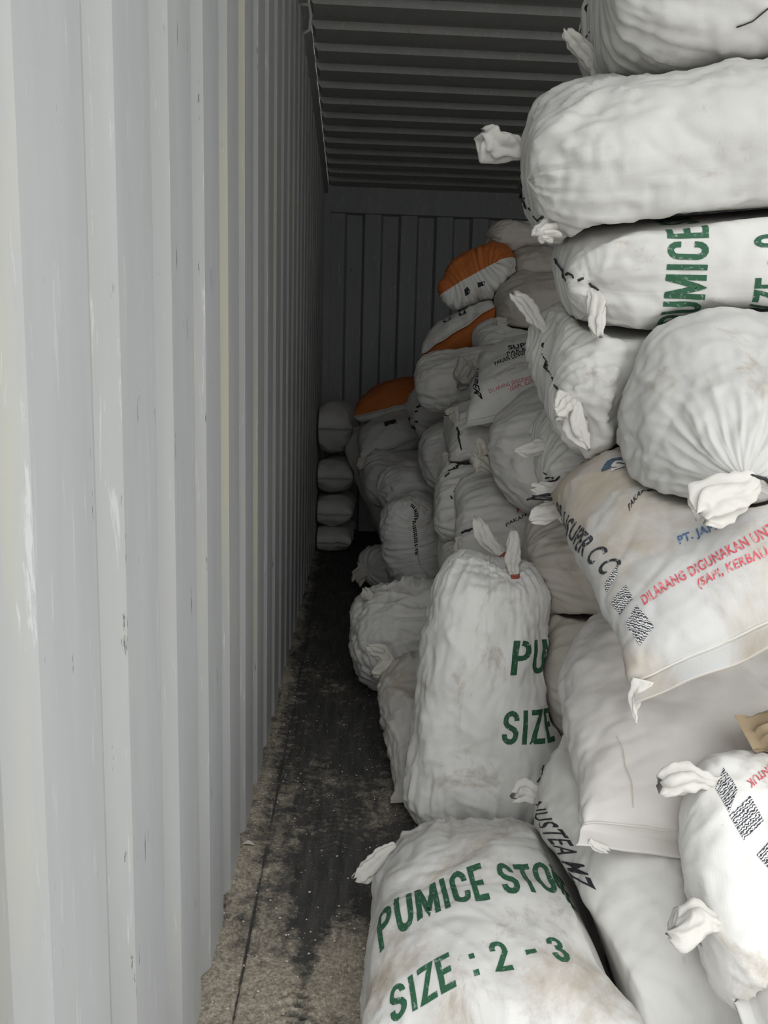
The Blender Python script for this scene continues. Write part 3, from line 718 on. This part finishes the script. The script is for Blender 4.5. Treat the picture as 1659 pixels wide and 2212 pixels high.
# --- long sack at the bottom
pillow('bottom', 'big white sack at the foot of the stack, black letters along its side edge', P(1312, 2290, .80), P(1312, 2290, .80) + np.array([1, .25, .05]), P(1112, 1595, 1.36), .24, .15, 'white', Nv=(-.2, -.5, .8), ends=('seam', 'round'), seed=39, fold=.8)
# --- near right
a, b = lying((1472, 1872, .88), (0.80, -0.22, 0.03))
Sack('diamond', 'sack', 'bright white sack with black diamonds and two knotted corners', a, b, 0.155, 0.10, (-.1, -.65, .75), mat='bright', ends=('seam', 'round'), rend=.42, pe=2.4, pleat=.12, seed=40, fold=.8, lump=.8)
a, b = lying((1600, 2190, .74), (0.85, -0.02, 0.05))
Sack('under', 'sack', 'white sack lying under the sack with black diamonds', a, b, 0.17, 0.11, (-.1, -.5, .8), mat='white', ends=('seam', 'seam'), seed=41)
a, b = lying((1612, 1594, .94), (0.5, 0.06, 0.0))
Sack('brown', 'sack', 'dirty brown sack corner squeezed between two white sacks', a, b, 0.036, 0.02, (-.1, -.5, .8), mat='brown', ends=('seam', 'seam'), seed=42, res=.6, fold=1.4)
# --- behind the stack, in the gap
a, b = lying((1140, 1215, 1.72), (0.7, 0.0, 0.0))
Sack('gap', 'sack', 'dusty greyish tan sack squeezed under the black strings behind the standing sack', a, b, 0.2, 0.14, (0, -.4, 1), mat='tan', ends=('seam', 'round'), seed=43, fold=.7, res=.8)
a, b = lying((1150, 1440, 1.62), (0.7, 0.0, 0.0))
Sack('gap_low', 'sack', 'grey sack in the gap between the standing sack and the plain pinkish sack', a, b, 0.2, 0.15, (0, -.4, 1), mat='tan', ends=('seam', 'bulge'), seed=44, fold=.7, res=.7)
# --- aisle
Sack('standing', 'sack', 'fat white sack standing upright in the aisle with two banded ears', P(1035, 1800, 1.52), P(1062, 1190, 1.70), 0.175, 0.155, (-.1, -1, .1), mat='bright', ends=('bulge', 'bulge'), seed=45, res=1.1, taper=(1.04, .72), fold=.75, pleat=.9, foldang=1.25, lump=1.2)
Sack('pumice', 'sack', 'dirt-stained white sack with green lettering about size, lying in the aisle', P(1115, 2420, .72), P(1035, 1875, 1.30), 0.195, 0.14, (0, -.45, .9), mat='dirty', ends=('seam', 'bulge'), seed=46, res=1.15, fold=.6)
Sack('slump', 'sack', 'limp grey sack leaning in the aisle, crumpled muddy bottom corner', P(975, 1722, 1.60), P(925, 1435, 2.02), 0.155, 0.10, (-.35, -.5, .7), Wv=(1, -.15, .05), taper=(.9, 1), mat='muddy', ends=('seam', 'round'), seed=47, fold=1.5, res=.9)
Sack('wrinkled', 'sack', 'grey sack with rows of sideways wrinkles, tied corner on its top edge', P(900, 1480, 2.2), P(885, 1275, 2.42), 0.20, 0.17, (-.2, -.9, .4), mat='grey', ends=('bulge', 'bulge'), seed=48, fold=2.0, res=.9, foldang=1.57)
c = P(890, 1190, 2.72)
Sack('seamed', 'sack', 'grey sack end closed by a long upright row of dark stitches', c + np.array([.1, .75, .05]), c, 0.185, 0.125, Wv=P(915, 1290, 2.66) - P(880, 1080, 2.76), Nv=(1, 0, 0), mat='bright', ends=('seam', 'laced'), seed=49, pleat=.8, fold=1.2, res=.9)
a, b = lying((795, 1232, 3.5), (0.4, 0.35, 0.0))
Sack('tuft_sack', 'sack', 'dark sack low by the floor with a small knotted tuft, beside the stitched sack', a, b, 0.12, 0.10, (0, -.4, 1), mat='grey', ends=('seam', 'round'), seed=50, res=.5)
# --- middle heap
a, b = lying((985, 1150, 2.06), (0.75, -0.12, 0.06))
Sack('pakan_low', 'sack', 'grey printed feed sack with black laced mouth, lowest of the printed sacks in the heap', a, b, 0.22, 0.105, (-.1, -.6, .8), mat='grey', ends=('seam', 'laced'), seed=51, res=.8, fold=.6)
a, b = lying((950, 1205, 2.25), (0.75, 0.0, 0.0))
Sack('grey_low', 'sack', 'smooth grey sack low behind the shoulder of the standing sack', a, b, 0.2, 0.12, (0, -.3, 1), mat='grey', ends=('seam', 'bulge'), seed=52, res=.7)
a, b = lying((945, 1070, 2.34), (0.8, -0.15, 0.06))
Sack('laced_grey', 'sack', 'pleated grey sack with black lacing along its rounded end', a, b, 0.21, 0.125, (-.1, -.5, .9), mat='grey', ends=('seam', 'laced'), seed=53, res=.8, pleat=1.4)
a, b = lying((1062, 975, 2.02), (0.8, -0.25, 0.04))
Sack('round_grey', 'sack', 'large round dark grey sack bulging behind the laced stack', a, b, 0.20, 0.165, (0, -.4, 1), mat='grey', ends=('seam', 'round'), seed=54, res=.8, fold=.8)
a, b = lying((968, 955, 2.45), (0.8, -0.05, 0.0))
Sack('loop_grey', 'sack', 'grey sack with pale loose corners and black lacing beside the round grey sack', a, b, 0.2, 0.125, (0, -.4, 1), mat='grey', ends=('seam', 'laced'), seed=55, res=.7)
pillow('pakan_top', 'printed feed sack with black and red lines and a clean flat hem corner', P(1004, 922, 2.22), P(1125, 885, 2.2), P(1030, 790, 2.55), .21, .10, 'bright', stretch=1.25, Nv=(-.3, -.6, .8), seed=56, res=.9, fold=.6, lump=.7, hem=.025)
a, b = lying((905, 828, 2.95), (0.75, -0.15, 0.12))
Sack('knotted_grey', 'sack', 'grey sack with a pale bunched knot and a curl of black string', a, b, 0.17, 0.095, (-.1, -.4, .9), mat='grey', ends=('seam', 'bulge'), seed=57, res=.7, fold=1.4)
a, b = lying((905, 985, 2.9), (0.8, 0.0, 0.0))
Sack('deep_grey', 'sack', 'dark grey sack deep in the heap below a small yellowed knot', a, b, 0.2, 0.13, (0, -.4, 1), mat='grey', ends=('seam', 'round'), seed=58, res=.6)
# --- orange backed sacks
c = P(985, 716, 3.1)
Sack('orange_low', 'sack', 'white sack with orange underside and small black squares, below its twin on the heap', c + np.array([.30, .62, .02]), c, 0.185, 0.115, Wv=P(1070, 672, 3.1) - P(912, 757, 3.1), Nv=(-.2, -.5, .8), mat='bright', mat2=('orange', -1, -0.0), ends=('seam', 'seam'), seed=59, res=.8, fold=.6)
c = P(1018, 598, 3.12)
Sack('orange_top', 'sack', 'sack with orange upper side and white lower side, on top of the far heap', c + np.array([.30, .62, .05]), c, 0.165, 0.125, Wv=P(1088, 563, 3.12) - P(946, 628, 3.12), Nv=(-.2, -.5, .8), mat='bright', mat2=('orange', 1, 0.0), ends=('seam', 'laced'), seed=60, res=.8, fold=.6)
a, b = lying((1056, 514, 3.3), (0.5, 0.1, 0.0))
Sack('knob', 'sack', 'grey sack end like a knob, highest on the far heap', a, b, 0.085, 0.075, (0, 0, 1), mat='tan', ends=('seam', 'round'), seed=61, res=.6, fold=1.3)
a, b = lying((1095, 580, 3.3), (0.75, 0.0, 0.0))
Sack('dark_high', 'sack', 'dark crumpled sack beside the orange topped sack, high on the far heap', a, b, 0.2, 0.10, (0, -.3, 1), mat='tan', ends=('seam', 'bulge'), seed=62, res=.6, fold=1.5)
a, b = lying((1064, 668, 3.15), (0.75, -0.05, 0.0))
Sack('dark_mid', 'sack', 'dark sack right of the two orange sacks, under a crumpled one', a, b, 0.2, 0.145, (0, -.3, 1), mat='tan', ends=('seam', 'bulge'), seed=63, res=.6)
a, b = lying((1025, 735, 3.05), (0.75, 0.0, 0.0))
Sack('pale_end', 'sack', 'pale crumpled sack end poking out under the orange underside', a, b, 0.16, 0.07, (-.1, -.4, .9), mat='white', ends=('seam', 'laced'), seed=64, res=.6, fold=1.4)
# --- far left
c = P(853, 878, 4.0)
Sack('orange_far', 'sack', 'orange topped sack deep in the dark, lying across the far low heap', c + np.array([.12, .65, .02]), c, 0.24, 0.14, Wv=P(945, 856, 4.0) - P(765, 902, 4.0), Nv=(-.1, -.3, .9), mat='white', mat2=('orange', 1, 0.0), ends=('seam', 'seam'), seed=65, res=.7, fold=.7)
c = P(852, 965, 3.75)
Sack('label_far', 'sack', 'grey sack with a small printed panel, under the far orange topped sack', c + np.array([.0, .6, .12]), c, 0.185, 0.11, Wv=P(920, 938, 3.75) - P(785, 995, 3.75), Nv=(-.1, -.5, .8), mat='white', ends=('seam', 'seam'), seed=66, res=.7, fold=.7)
a, b = lying((884, 893, 3.35), (0.7, 0.05, 0.08))
Sack('stitched_far', 'sack', 'grey sack with a dotted black stitch line along its top edge', a, b, 0.14, 0.10, (-.1, -.4, .9), mat='grey', ends=('seam', 'bulge'), seed=67, res=.6)
a, b = lying((932, 936, 3.1), (0.5, 0.0, 0.0))
Sack('yellow_knot', 'sack', 'small yellowed sack end with a crumpled knot, deep in the heap', a, b, 0.075, 0.06, (0, -.3, 1), mat='tan', ends=('seam', 'round'), seed=68, res=.5, fold=1.6)
a, b = lying((782, 1030, 3.75), (0.7, 0.1, 0.0))
Sack('dark_low', 'sack', 'dark sack under the grey sack with the printed panel', a, b, 0.22, 0.13, (0, -.3, 1), mat='grey', ends=('seam', 'bulge'), seed=69, res=.6)
a, b = lying((815, 1062, 3.15), (0.6, 0.1, 0.0))
Sack('dark_over', 'sack', 'dark round sack lying over the top of the stitched sack', a, b, 0.18, 0.12, (0, -.2, 1), mat='grey', ends=('seam', 'round'), seed=70, res=.6)
for k, (py, h, px) in enumerate(((925, .155, 716), (1032, .095, 716), (1110, .09, 713), (1172, .075, 712))):
    c = P(px, py, 4.5)
    Sack('column%d' % k, 'sack', ('tall grey sack end by the corrugated wall, topmost of the far column of four',
         'grey sack end by the corrugated wall, second of the far column of four', 'grey sack end by the corrugated wall, third of the far column of four',
         'grey sack end by the corrugated wall, resting on the floor under the far column')[k], c + np.array([.04, .7, 0]), c, .13, h * 1.05, (0, -.12, 1), mat='grey', ends=('seam', 'seam'), seed=71 + k, res=.5,
         group='far column of sacks by the wall')
c = P(765, 1000, 4.65)
Sack('far_second', 'sack', 'upright dark sack edge behind the far column of sacks', c + np.array([.3, .1, -.5]), c + np.array([.0, .0, .22]), .12, .09, (-.3, -1, 0), mat='grey', ends=('seam', 'seam'), seed=76, res=.5)

for key, c, rad, depth, k in (('second', (.30, 1.192, 1.21), .17, .016, 7), ('second', (.31, 1.479, 1.40), .09, .014, 9), ('third', (.371, 1.187, 1.115), .12, .018, 11),
        ('fourth', (.352, 1.178, .938), .13, .022, 11), ('fourth', (.355, 1.401, 1.077), .09, .016, 9), ('top', (.431, 1.401, 1.505), .10, .016, 9),
        ('standing', (.344, 1.614, .60), .11, .022, 9), ('standing', (.361, 1.559, .571), .12, .022, 9), ('diamond', (.48, .938, .415), .09, .014, 9), ('diamond', (.46, .867, .264), .09, .014, 9)):
    BY[key].dimples.append((np.array(c), rad, depth, k))
for s in SACKS:
    s.box = None
    u = np.linspace(0, 1, 12); c = s.ctr(u); m = max(s.hw, s.ht) * 1.1
    s.box = (c.min(0) - m, c.max(0) + m)
for s in SACKS: s.build()

B_ = BY
# ---------------------------------------------------------------- knotted corners
ear(B_['top'], (1298, 186), (1229, 60), -.03, .0135, seed=1, bend=(.004, 0, .006))
ear(B_['second'], (1108, 345), (1043, 290), .0, .024, seed=2, prof=((0, .4), (.15, .55), (.5, .95), (.8, 1.05), (.95, .8), (1, .4)))
ear(B_['second'], (1185, 490), (1172, 512), -.02, .016, seed=3, name='knot', prof=((0, .5), (.3, 1), (.7, 1.05), (1, .5)), flat=.9)
ear(B_['third'], (1278, 628), (1302, 722), -.03, .0125, seed=4)
ear(B_['fourth'], (1176, 708), (1106, 638), .0, .0125, seed=5)
ear(B_['fourth'], (1238, 878), (1264, 970), -.03, .0165, seed=6, prof=((0, .5), (.2, .7), (.5, 1), (.75, .9), (.92, .4), (1, .15)))
ear(B_['fourth'], (1232, 868), (1196, 885), -.03, .016, seed=7, name='knot', prof=((0, .5), (.4, 1), (.7, 1), (1, .4)))
ear(B_['fifth'], (1172, 966), (1114, 968), .0, .0135, seed=8, prof=((0, .7), (.3, 1), (.7, .9), (.9, .5), (1, .2)))
ear(B_['fifth'], (1236, 1052), (1150, 1062), -.02, .016, seed=9, by=1.36)
ear(B_['fifth'], (1212, 1080), (1158, 1130), -.02, .018, seed=10, by=1.34, prof=((0, .4), (.3, .6), (.6, 1), (.85, .9), (1, .2)), flat=.35)
ear(B_['knot'], (1612, 1034), (1528, 1126), -.04, .027, seed=11, name='knot', prof=((0, .4), (.15, .6), (.45, .95), (.75, 1.1), (.92, .8), (1, .4)), flat=.5, folds=6, rough=.75, fine=2)
ear(B_['diamond'], (1540, 1690), (1430, 1690), .0, .018, seed=12, prof=((0, .35), (.3, .5), (.5, .9), (.75, 1.05), (.93, .9), (1, .5)), flat=.8)
ear(B_['diamond'], (1545, 2000), (1450, 1990), .0, .022, seed=13, prof=((0, .35), (.3, .5), (.55, .95), (.8, 1.05), (.94, .8), (1, .4)), flat=.8)
ear(B_['pumice'], (845, 1838), (764, 1892), -.02, .0145, seed=14, prof=((0, .5), (.3, .85), (.7, 1), (.9, .8), (1, .3)), flat=.5)
ear(B_['standing'], (1086, 1200), (1026, 1122), .02, .0165, seed=15, band='band')
ear(B_['standing'], (1112, 1245), (1103, 1148), .0, .0135, seed=16, band='band', bend=(.002, 0, 0))
ear(B_['gap_low'], (1190, 1325), (1140, 1318), -.02, .024, seed=17, bend=(0, 0, .02))
ear(B_['bottom'], (1152, 1712), (1112, 1722), .0, .019, seed=18, prof=((0, .5), (.4, 1), (.75, 1), (1, .4)))
ear(B_['slump'], (842, 1432), (798, 1390), .0, .019, mat='tuft_dirty', seed=19, prof=((0, .4), (.3, .8), (.7, 1), (.9, .6), (1, .15)), flat=.4)
ear(B_['slump'], (838, 1430), (806, 1446), .0, .02, mat='tuft_dirty', seed=20, name='knot', prof=((0, .5), (.5, 1), (1, .5)))
ear(B_['wrinkled'], (803, 1292), (788, 1272), .0, .015, mat='tuft_dirty', seed=21)
ear(B_['loop_grey'], (1062, 975), (1028, 962), -.05, .02, mat='tuft_dirty', seed=22, by=2.0, flat=.4)
ear(B_['loop_grey'], (1066, 998), (1030, 1010), -.05, .024, mat='tuft_dirty', seed=23, by=2.0, flat=.4, prof=((0, .6), (.5, .9), (.95, 1), (1, .9)))
ear(B_['loop_grey'], (985, 915), (963, 896), -.02, .018, mat='tuft_dirty', seed=24, flat=.5, bend=(0, 0, .02))
ear(B_['pakan_low'], (994, 1168), (1014, 1202), -.03, .018, mat='tuft_dirty', seed=25)
ear(B_['knotted_grey'], (1016, 800), (990, 810), -.05, .04, mat='tuft_dirty', seed=26, name='knot', prof=((0, .5), (.4, 1), (.8, 1), (1, .5)), flat=.8)
ear(B_['yellow_knot'], (945, 935), (928, 932), -.02, .03, mat='tuft_dirty', seed=27, name='knot', prof=((0, .5), (.5, 1), (1, .5)), flat=.9)
ear(B_['pale_end'], (1078, 705), (1090, 690), 0, .02, mat='tuft_dirty', seed=28)
ear(B_['tuft_sack'], (782, 1222), (778, 1258), -.02, .04, mat='tuft_dirty', seed=29, name='knot', prof=((0, .5), (.5, 1), (1, .5)))
ear(B_['seamed'], (915, 1268), (925, 1288), -.04, .02, mat='tuft_dirty', seed=30)
ear(B_['label_far'], (785, 992), (772, 1008), -.02, .018, mat='tuft_dirty', seed=33)
# frayed hem corner of the feed sack
ear(B_['feed'], (1384, 1488), (1370, 1560), -.005, .012, seed=31, name='frayed_corner', prof=((0, .9), (.3, .8), (.6, .5), (.8, .18), (1, .08)), flat=.3)
hem_fold(B_['feed'])
strip_on(B_['plain'], [(1333, 1592), (1346, 1618), (1350, 1655), (1365, 1690), (1368, 1745)], 'thread', 'seam_thread', r=.0008, n=22)
hem_fold(B_['plain'])
hem_fold(B_['pakan_top'], .025, .002)
ear(B_['plain'], (1290, 1826), (1312, 1842), -.005, .006, mat='tuft', seed=32, name='loose_thread', flat=.6)
# ---------------------------------------------------------------- lacing
stitches(B_['top'], [[(1270, 8), (1267, 30)], [(1264, 42), (1275, 66)], [(1275, 72), (1280, 94)], [(1296, 182), (1300, 168)]], r=.003)
stitches(B_['top'], [[(1590, 58), (1625, 45), (1659, 17)]], r=.0014, name='marker_line')
stitches(B_['second'], [[(1103, 366), (1108, 380)], [(1104, 392), (1116, 425)], [(1107, 400), (1120, 428)], [(1122, 432), (1134, 428)], [(1126, 438), (1138, 448)], [(1144, 448), (1149, 468), (1174, 466)], [(1178, 482), (1209, 499)], [(1108, 408), (1113, 398)]], r=.003)
stitches(B_['third'], [[(1202, 560), (1208, 572)], [(1204, 566), (1222, 608)], [(1209, 575), (1219, 600)], [(1226, 594), (1240, 601)], [(1250, 606), (1262, 602)], [(1273, 611), (1294, 629)], [(1276, 618), (1288, 622)]], r=.0024)
stitches(B_['fourth'], [[(1178, 706), (1172, 716)], [(1172, 740), (1174, 752)], [(1170, 765), (1180, 795), (1194, 822)], [(1172, 772), (1183, 800)], [(1198, 830), (1206, 840)]], r=.003)
stitches(B_['fifth'], [[(1172, 1020), (1182, 1032)], [(1180, 1034), (1196, 1030)], [(1186, 1040), (1204, 1044)], [(1200, 1040), (1210, 1028)], [(1176, 1042), (1200, 1046)]], r=.0025)
def strand(s, pts, r=.0018):
    q = np.array([P(*p) for p in pts]); t = np.linspace(0, len(q) - 1, 14)
    c = np.stack([np.interp(t, np.arange(len(q)), q[:, k]) for k in range(3)], 1)
    c[1:-1] = 0.25 * c[:-2] + 0.5 * c[1:-1] + 0.25 * c[2:]
    V, Fc = tube(c, r, 6); return child(s, 'string_end', V, Fc, M['string'])
for p in ([(1222, 1078, 1.30), (1195, 1069, 1.31), (1160, 1072, 1.32), (1138, 1080, 1.33)], [(1222, 1079, 1.30), (1190, 1076, 1.30), (1150, 1071, 1.31)],
          [(1220, 1080, 1.30), (1190, 1080, 1.30), (1148, 1078, 1.32)], [(1220, 1078, 1.30), (1188, 1066, 1.31), (1150, 1074, 1.32)]):
    strand(B_['fifth'], p)
stitches(B_['knot'], [[(1594, 1036), (1612, 1028), (1634, 1034), (1668, 1052)]], r=.0032, name='tie_string')
stitches(B_['bottom'], [[(1140, 1630), (1130, 1642), (1134, 1663), (1145, 1682)]], r=.0016, name='string_end')
stitches(B_['laced_grey'], [[(962, 1030), (972, 1022)], [(970, 1018), (982, 1010)], [(976, 1016), (990, 1004)], [(984, 1008), (996, 1000)], [(981, 1062), (990, 1054)], [(984, 1054), (986, 1066)], [(974, 1072), (977, 1078)]], r=.0035)
stitches(B_['pakan_low'], [[(999, 1153), (1010, 1146)], [(1008, 1149), (1024, 1142)], [(1012, 1150), (1020, 1143)]], r=.004)
stitches(B_['loop_grey'], [[(989, 925), (993, 938)], [(991, 938), (994, 952)], [(992, 951), (997, 971)]], r=.004)
stitches(B_['knotted_grey'], [[(982, 816), (991, 827), (1004, 829)], [(1000, 822), (993, 828)]], r=.004)
stitches(B_['label_far'], [[(772, 1018), (780, 1010)]], r=.005)
def stitch_row(s, path, n, length, r, mat='stitch'):
    us = [s.hit(*path[0])]
    for q in path[1:]: us.append(s.unwrap(us[-1], s.hit(*q)))
    us = np.array(us); t = np.linspace(0, len(us) - 1, n)
    uu = np.stack([np.interp(t, np.arange(len(us)), us[:, k]) for k in (0, 1)], 1)
    pts, nn = s.at(uu, .002); tg = np.gradient(pts, axis=0); tg /= np.linalg.norm(tg, axis=1)[:, None]
    V, Fc = [], []
    for k in range(n):
        sd = np.cross(tg[k], nn[k]); a = sd + .35 * tg[k]
        v, f = tube([pts[k] - a * length, pts[k] + nn[k] * r, pts[k] + a * length], r, 4); o = len(V); V += v; Fc += [tuple(o + x for x in q) for q in f]
    o = child(s, 'stitch_row', V, Fc, M[mat]); o['kind'] = 'stuff'; return o
stitch_row(B_['seamed'], [(889, 1092), (893, 1130), (898, 1165), (900, 1195)], 26, .006, .0022)
strip_on(B_['seamed'], [(888, 1080), (893, 1130), (898, 1180), (908, 1225), (922, 1268)], 'thread', 'seam_cord', r=.004, n=20)
stitch_row(B_['stitched_far'], [(886, 905), (900, 882), (918, 868), (948, 858)], 14, .008, .004)
stitch_row(B_['bottom'], [(1283, 2120), (1300, 2160), (1316, 2200)], 18, .004, .0009)
# ---------------------------------------------------------------- print
W1, W2 = 'PUMICE STONE', 'SIZE : 2 - 3'
stencil(B_['third'], W1, (1522, 648), (1532, 520), (1434, 645), 'green', (where(W1, 2), where(W1, 4, True)))
stencil(B_['third'], W2, (1714, 655), (1718, 500), (1624, 652), 'green', (where(W2, 2), where(W2, 7, True)))
stencil(B_['pumice'], W1, (959, 1966), (1170, 1930), (945, 1903), 'green', (where(W1, 3), where(W1, 8, True)))
stencil(B_['pumice'], W2, (953, 2150), (1238, 2080), (937, 2074), 'green', (where(W2, 3), 1))
stencil(B_['standing'], W1, (1101, 1459), (1190, 1452), (1109, 1384), 'green', (0, where(W1, 1, True)))
stencil(B_['standing'], W2, (1082, 1609), (1178, 1606), (1089, 1536), 'green', (0, where(W2, 2, True)))
F = B_['feed']
text(F, 'BR.-11SUPER C C', (1220, 1156), (1303, 1243), (1240, 1122), 'black', .02, (.40, 1))
for q in (((1307, 1262), (1310, 1284), (1336, 1220)), ((1321, 1301), (1339, 1330), (1352, 1263)), ((1352, 1348), (1383, 1395), (1376, 1308))):
    lay(F, *shape(SQUARE, 8), *q, M['diamond'], 'printed_diamond')
text(F, 'PAKAN TERNAK', (1360, 1105), (1443, 1062), (1357, 1092), 'dark', .02, (0, .44))
text(F, 'PAKAN', (1414, 1055), (1438, 1042), (1412, 1044), 'red', .02, (0, .28))
text(F, 'PT. JAPFA', (1468, 1176), (1552, 1142), (1463, 1160), 'blue', .03, (0, .80))
text(F, 'DILARANG DIGUNAKAN UNTUK', (1392, 1307), (1622, 1178), (1384, 1289), 'red', .02, (0, .745))
text(F, '(SAPI, KERBAU, KAMBING)', (1510, 1269), (1647, 1205), (1505, 1252), 'red', .02, (0, .50))
ov = [(.5 + .5 * math.cos(t), .5 + .5 * math.sin(t)) for t in np.linspace(0, 2 * math.pi, 40)[:-1]]
lay(F, *shape(ov, 10), (1298, 1030), (1376, 1004), (1305, 1000), M['navy'], 'printed_logo')
lay(F, *glyphs('S', .06), (1322, 1021), (1346, 1012), (1321, 1003), M['cream'], 'logo_letter', lift=.0017)
text(B_['bottom'], 'NUSTEA MZ', (1158, 1737), (1222, 1925), (1170, 1731), 'dark', .01)
J = B_['diamond']
for q in (((1546, 1704), (1575, 1757), (1563, 1658)), ((1575, 1762), (1607, 1816), (1620, 1718)), ((1634, 1847), (1672, 1890), (1668, 1810))):
    lay(J, *shape(SQUARE, 8), *q, M['diamond'], 'printed_diamond')
text(J, 'DILARANG DIGUNAKAN UNTUK', (1672, 1640), (1612, 1688), (1682, 1654), 'red', .02, (.74, 1))
text(B_['pakan_low'], 'SUPER', (1136, 1088), (1155, 1082), (1134, 1079), 'dark', .03, (0, .25))
text(B_['pakan_low'], 'PAKAN', (1117, 1108), (1160, 1093), (1116, 1099), 'red', .02, (0, .6))
text(B_['pakan_low'], 'PAKAN LENGKAP', (1094, 1139), (1158, 1107), (1092, 1132), 'dark', .02, (0, .6))
Q = B_['pakan_top']
text(Q, 'SUPER', (1099, 756), (1160, 743), (1097, 747), 'dark', .03)
text(Q, 'PAKAN', (1096, 769), (1150, 755), (1094, 761), 'dark', .01)
text(Q, 'PAKAN LENGKAP', (1070, 790), (1152, 763), (1068, 783), 'dark', .02)
text(Q, 'PT.', (1148, 797), (1170, 789), (1146, 789), 'dark', .02)
text(Q, 'DILARANG DIGUNAKAN UNTUK', (1058, 850), (1164, 815), (1056, 842), 'red', .01, (0, .75))
text(Q, '(SAPI, KERBAU,', (1103, 844), (1178, 818), (1101, 836), 'red', .01)
text(Q, '11SUPER', (1022, 800), (1026, 852), (1034, 796), 'dark', .03)
for q in (((985 + 20, 640), (1016, 634), (1003, 626)), ((1033, 622), (1047, 616), (1031, 610))):
    lay(B_['orange_top'], *shape(SQUARE, 3), *q, M['dark'], 'printed_mark')
for q in (((958, 697), (974, 691), (955, 687)), ((993, 684), (1008, 677), (990, 673))):
    lay(B_['orange_low'], *shape(SQUARE, 3), *q, M['dark'], 'printed_mark')
    lay(B_['orange_low'], *shape(DIAMOND, 3), *q, M['cream'], 'printed_mark_centre', lift=.0018)
lay(B_['label_far'], *shape(SQUARE, 4), (832, 922), (858, 915), (829, 912), M['dark'], 'printed_panel')
# ---------------------------------------------------------------- loose things
V, Fc = tube([(XL + .022, 2.62, 2.20), (XL + .05, 2.62, 2.20), (XL + .055, 2.62, 2.17), (XL + .05, 2.63, 2.13), (XL + .03, 2.63, 2.12)], .006, 8)
tag(obj('lashing_hook', V, Fc, M['rail']), 'small bent steel hook high on the corrugated wall under the roof rail', 'hook')
fl = P(535, 1836, 1.438)
n = 8; V = []; Fc = []
for i in range(n):
    for j in range(5):
        a = (i / (n - 1) - .5); b = (j / 4 - .5) * (1 - 3.2 * a * a) 
        V.append((fl[0] + .026 * a, fl[1] + .013 * b, .013 + .004 * abs(b) * 2 + .002 * math.cos(5 * a)))
Fc = [(i * 5 + j, i * 5 + j + 1, i * 5 + j + 6, i * 5 + j + 5) for i in range(n - 1) for j in range(4)]
o = obj('dry_leaf', V, Fc, M['tuft_dirty']); md = o.modifiers.new('thick', 'SOLIDIFY'); md.thickness = .0012
tag(o, 'small pale curled dry leaf on the dusty floor by the wall', 'leaf')
# crumbs of pumice and grit scattered over the floor
V, Fc = [], []
rng = np.random.default_rng(5)
ico = [(0, 0, 1), (.9, 0, .2), (.2, .85, .25), (-.8, .5, .2), (-.7, -.6, .2), (.3, -.85, .25), (0, 0, -.4)]
icf = [(0, 1, 2), (0, 2, 3), (0, 3, 4), (0, 4, 5), (0, 5, 1), (6, 2, 1), (6, 3, 2), (6, 4, 3), (6, 5, 4), (6, 1, 5)]
for k in range(16000):
    i = rng.integers(1, 190); j = rng.integers(0, 379)
    if rng.random() > 0.25 + 1.2 * max(0, FS[i, j]): continue
    sz = 0.0006 + 0.0024 * rng.random() ** 6; o = len(V)
    x = FX[i, j] + rng.normal() * .001; y = FY[i, j] + rng.normal() * .002
    for q in ico: V.append((x + q[0] * sz * rng.uniform(.7, 1.3), y + q[1] * sz * rng.uniform(.7, 1.3), FZ[i, j] + .3 * sz + q[2] * sz))
    Fc += [tuple(o + z for z in f) for f in icf]
cr = obj('floor_grit', V, Fc, M['crumb'], smooth=False); cr['kind'] = 'stuff'; cr['label'] = 'pale pumice grit scattered over the dusty dark floor'
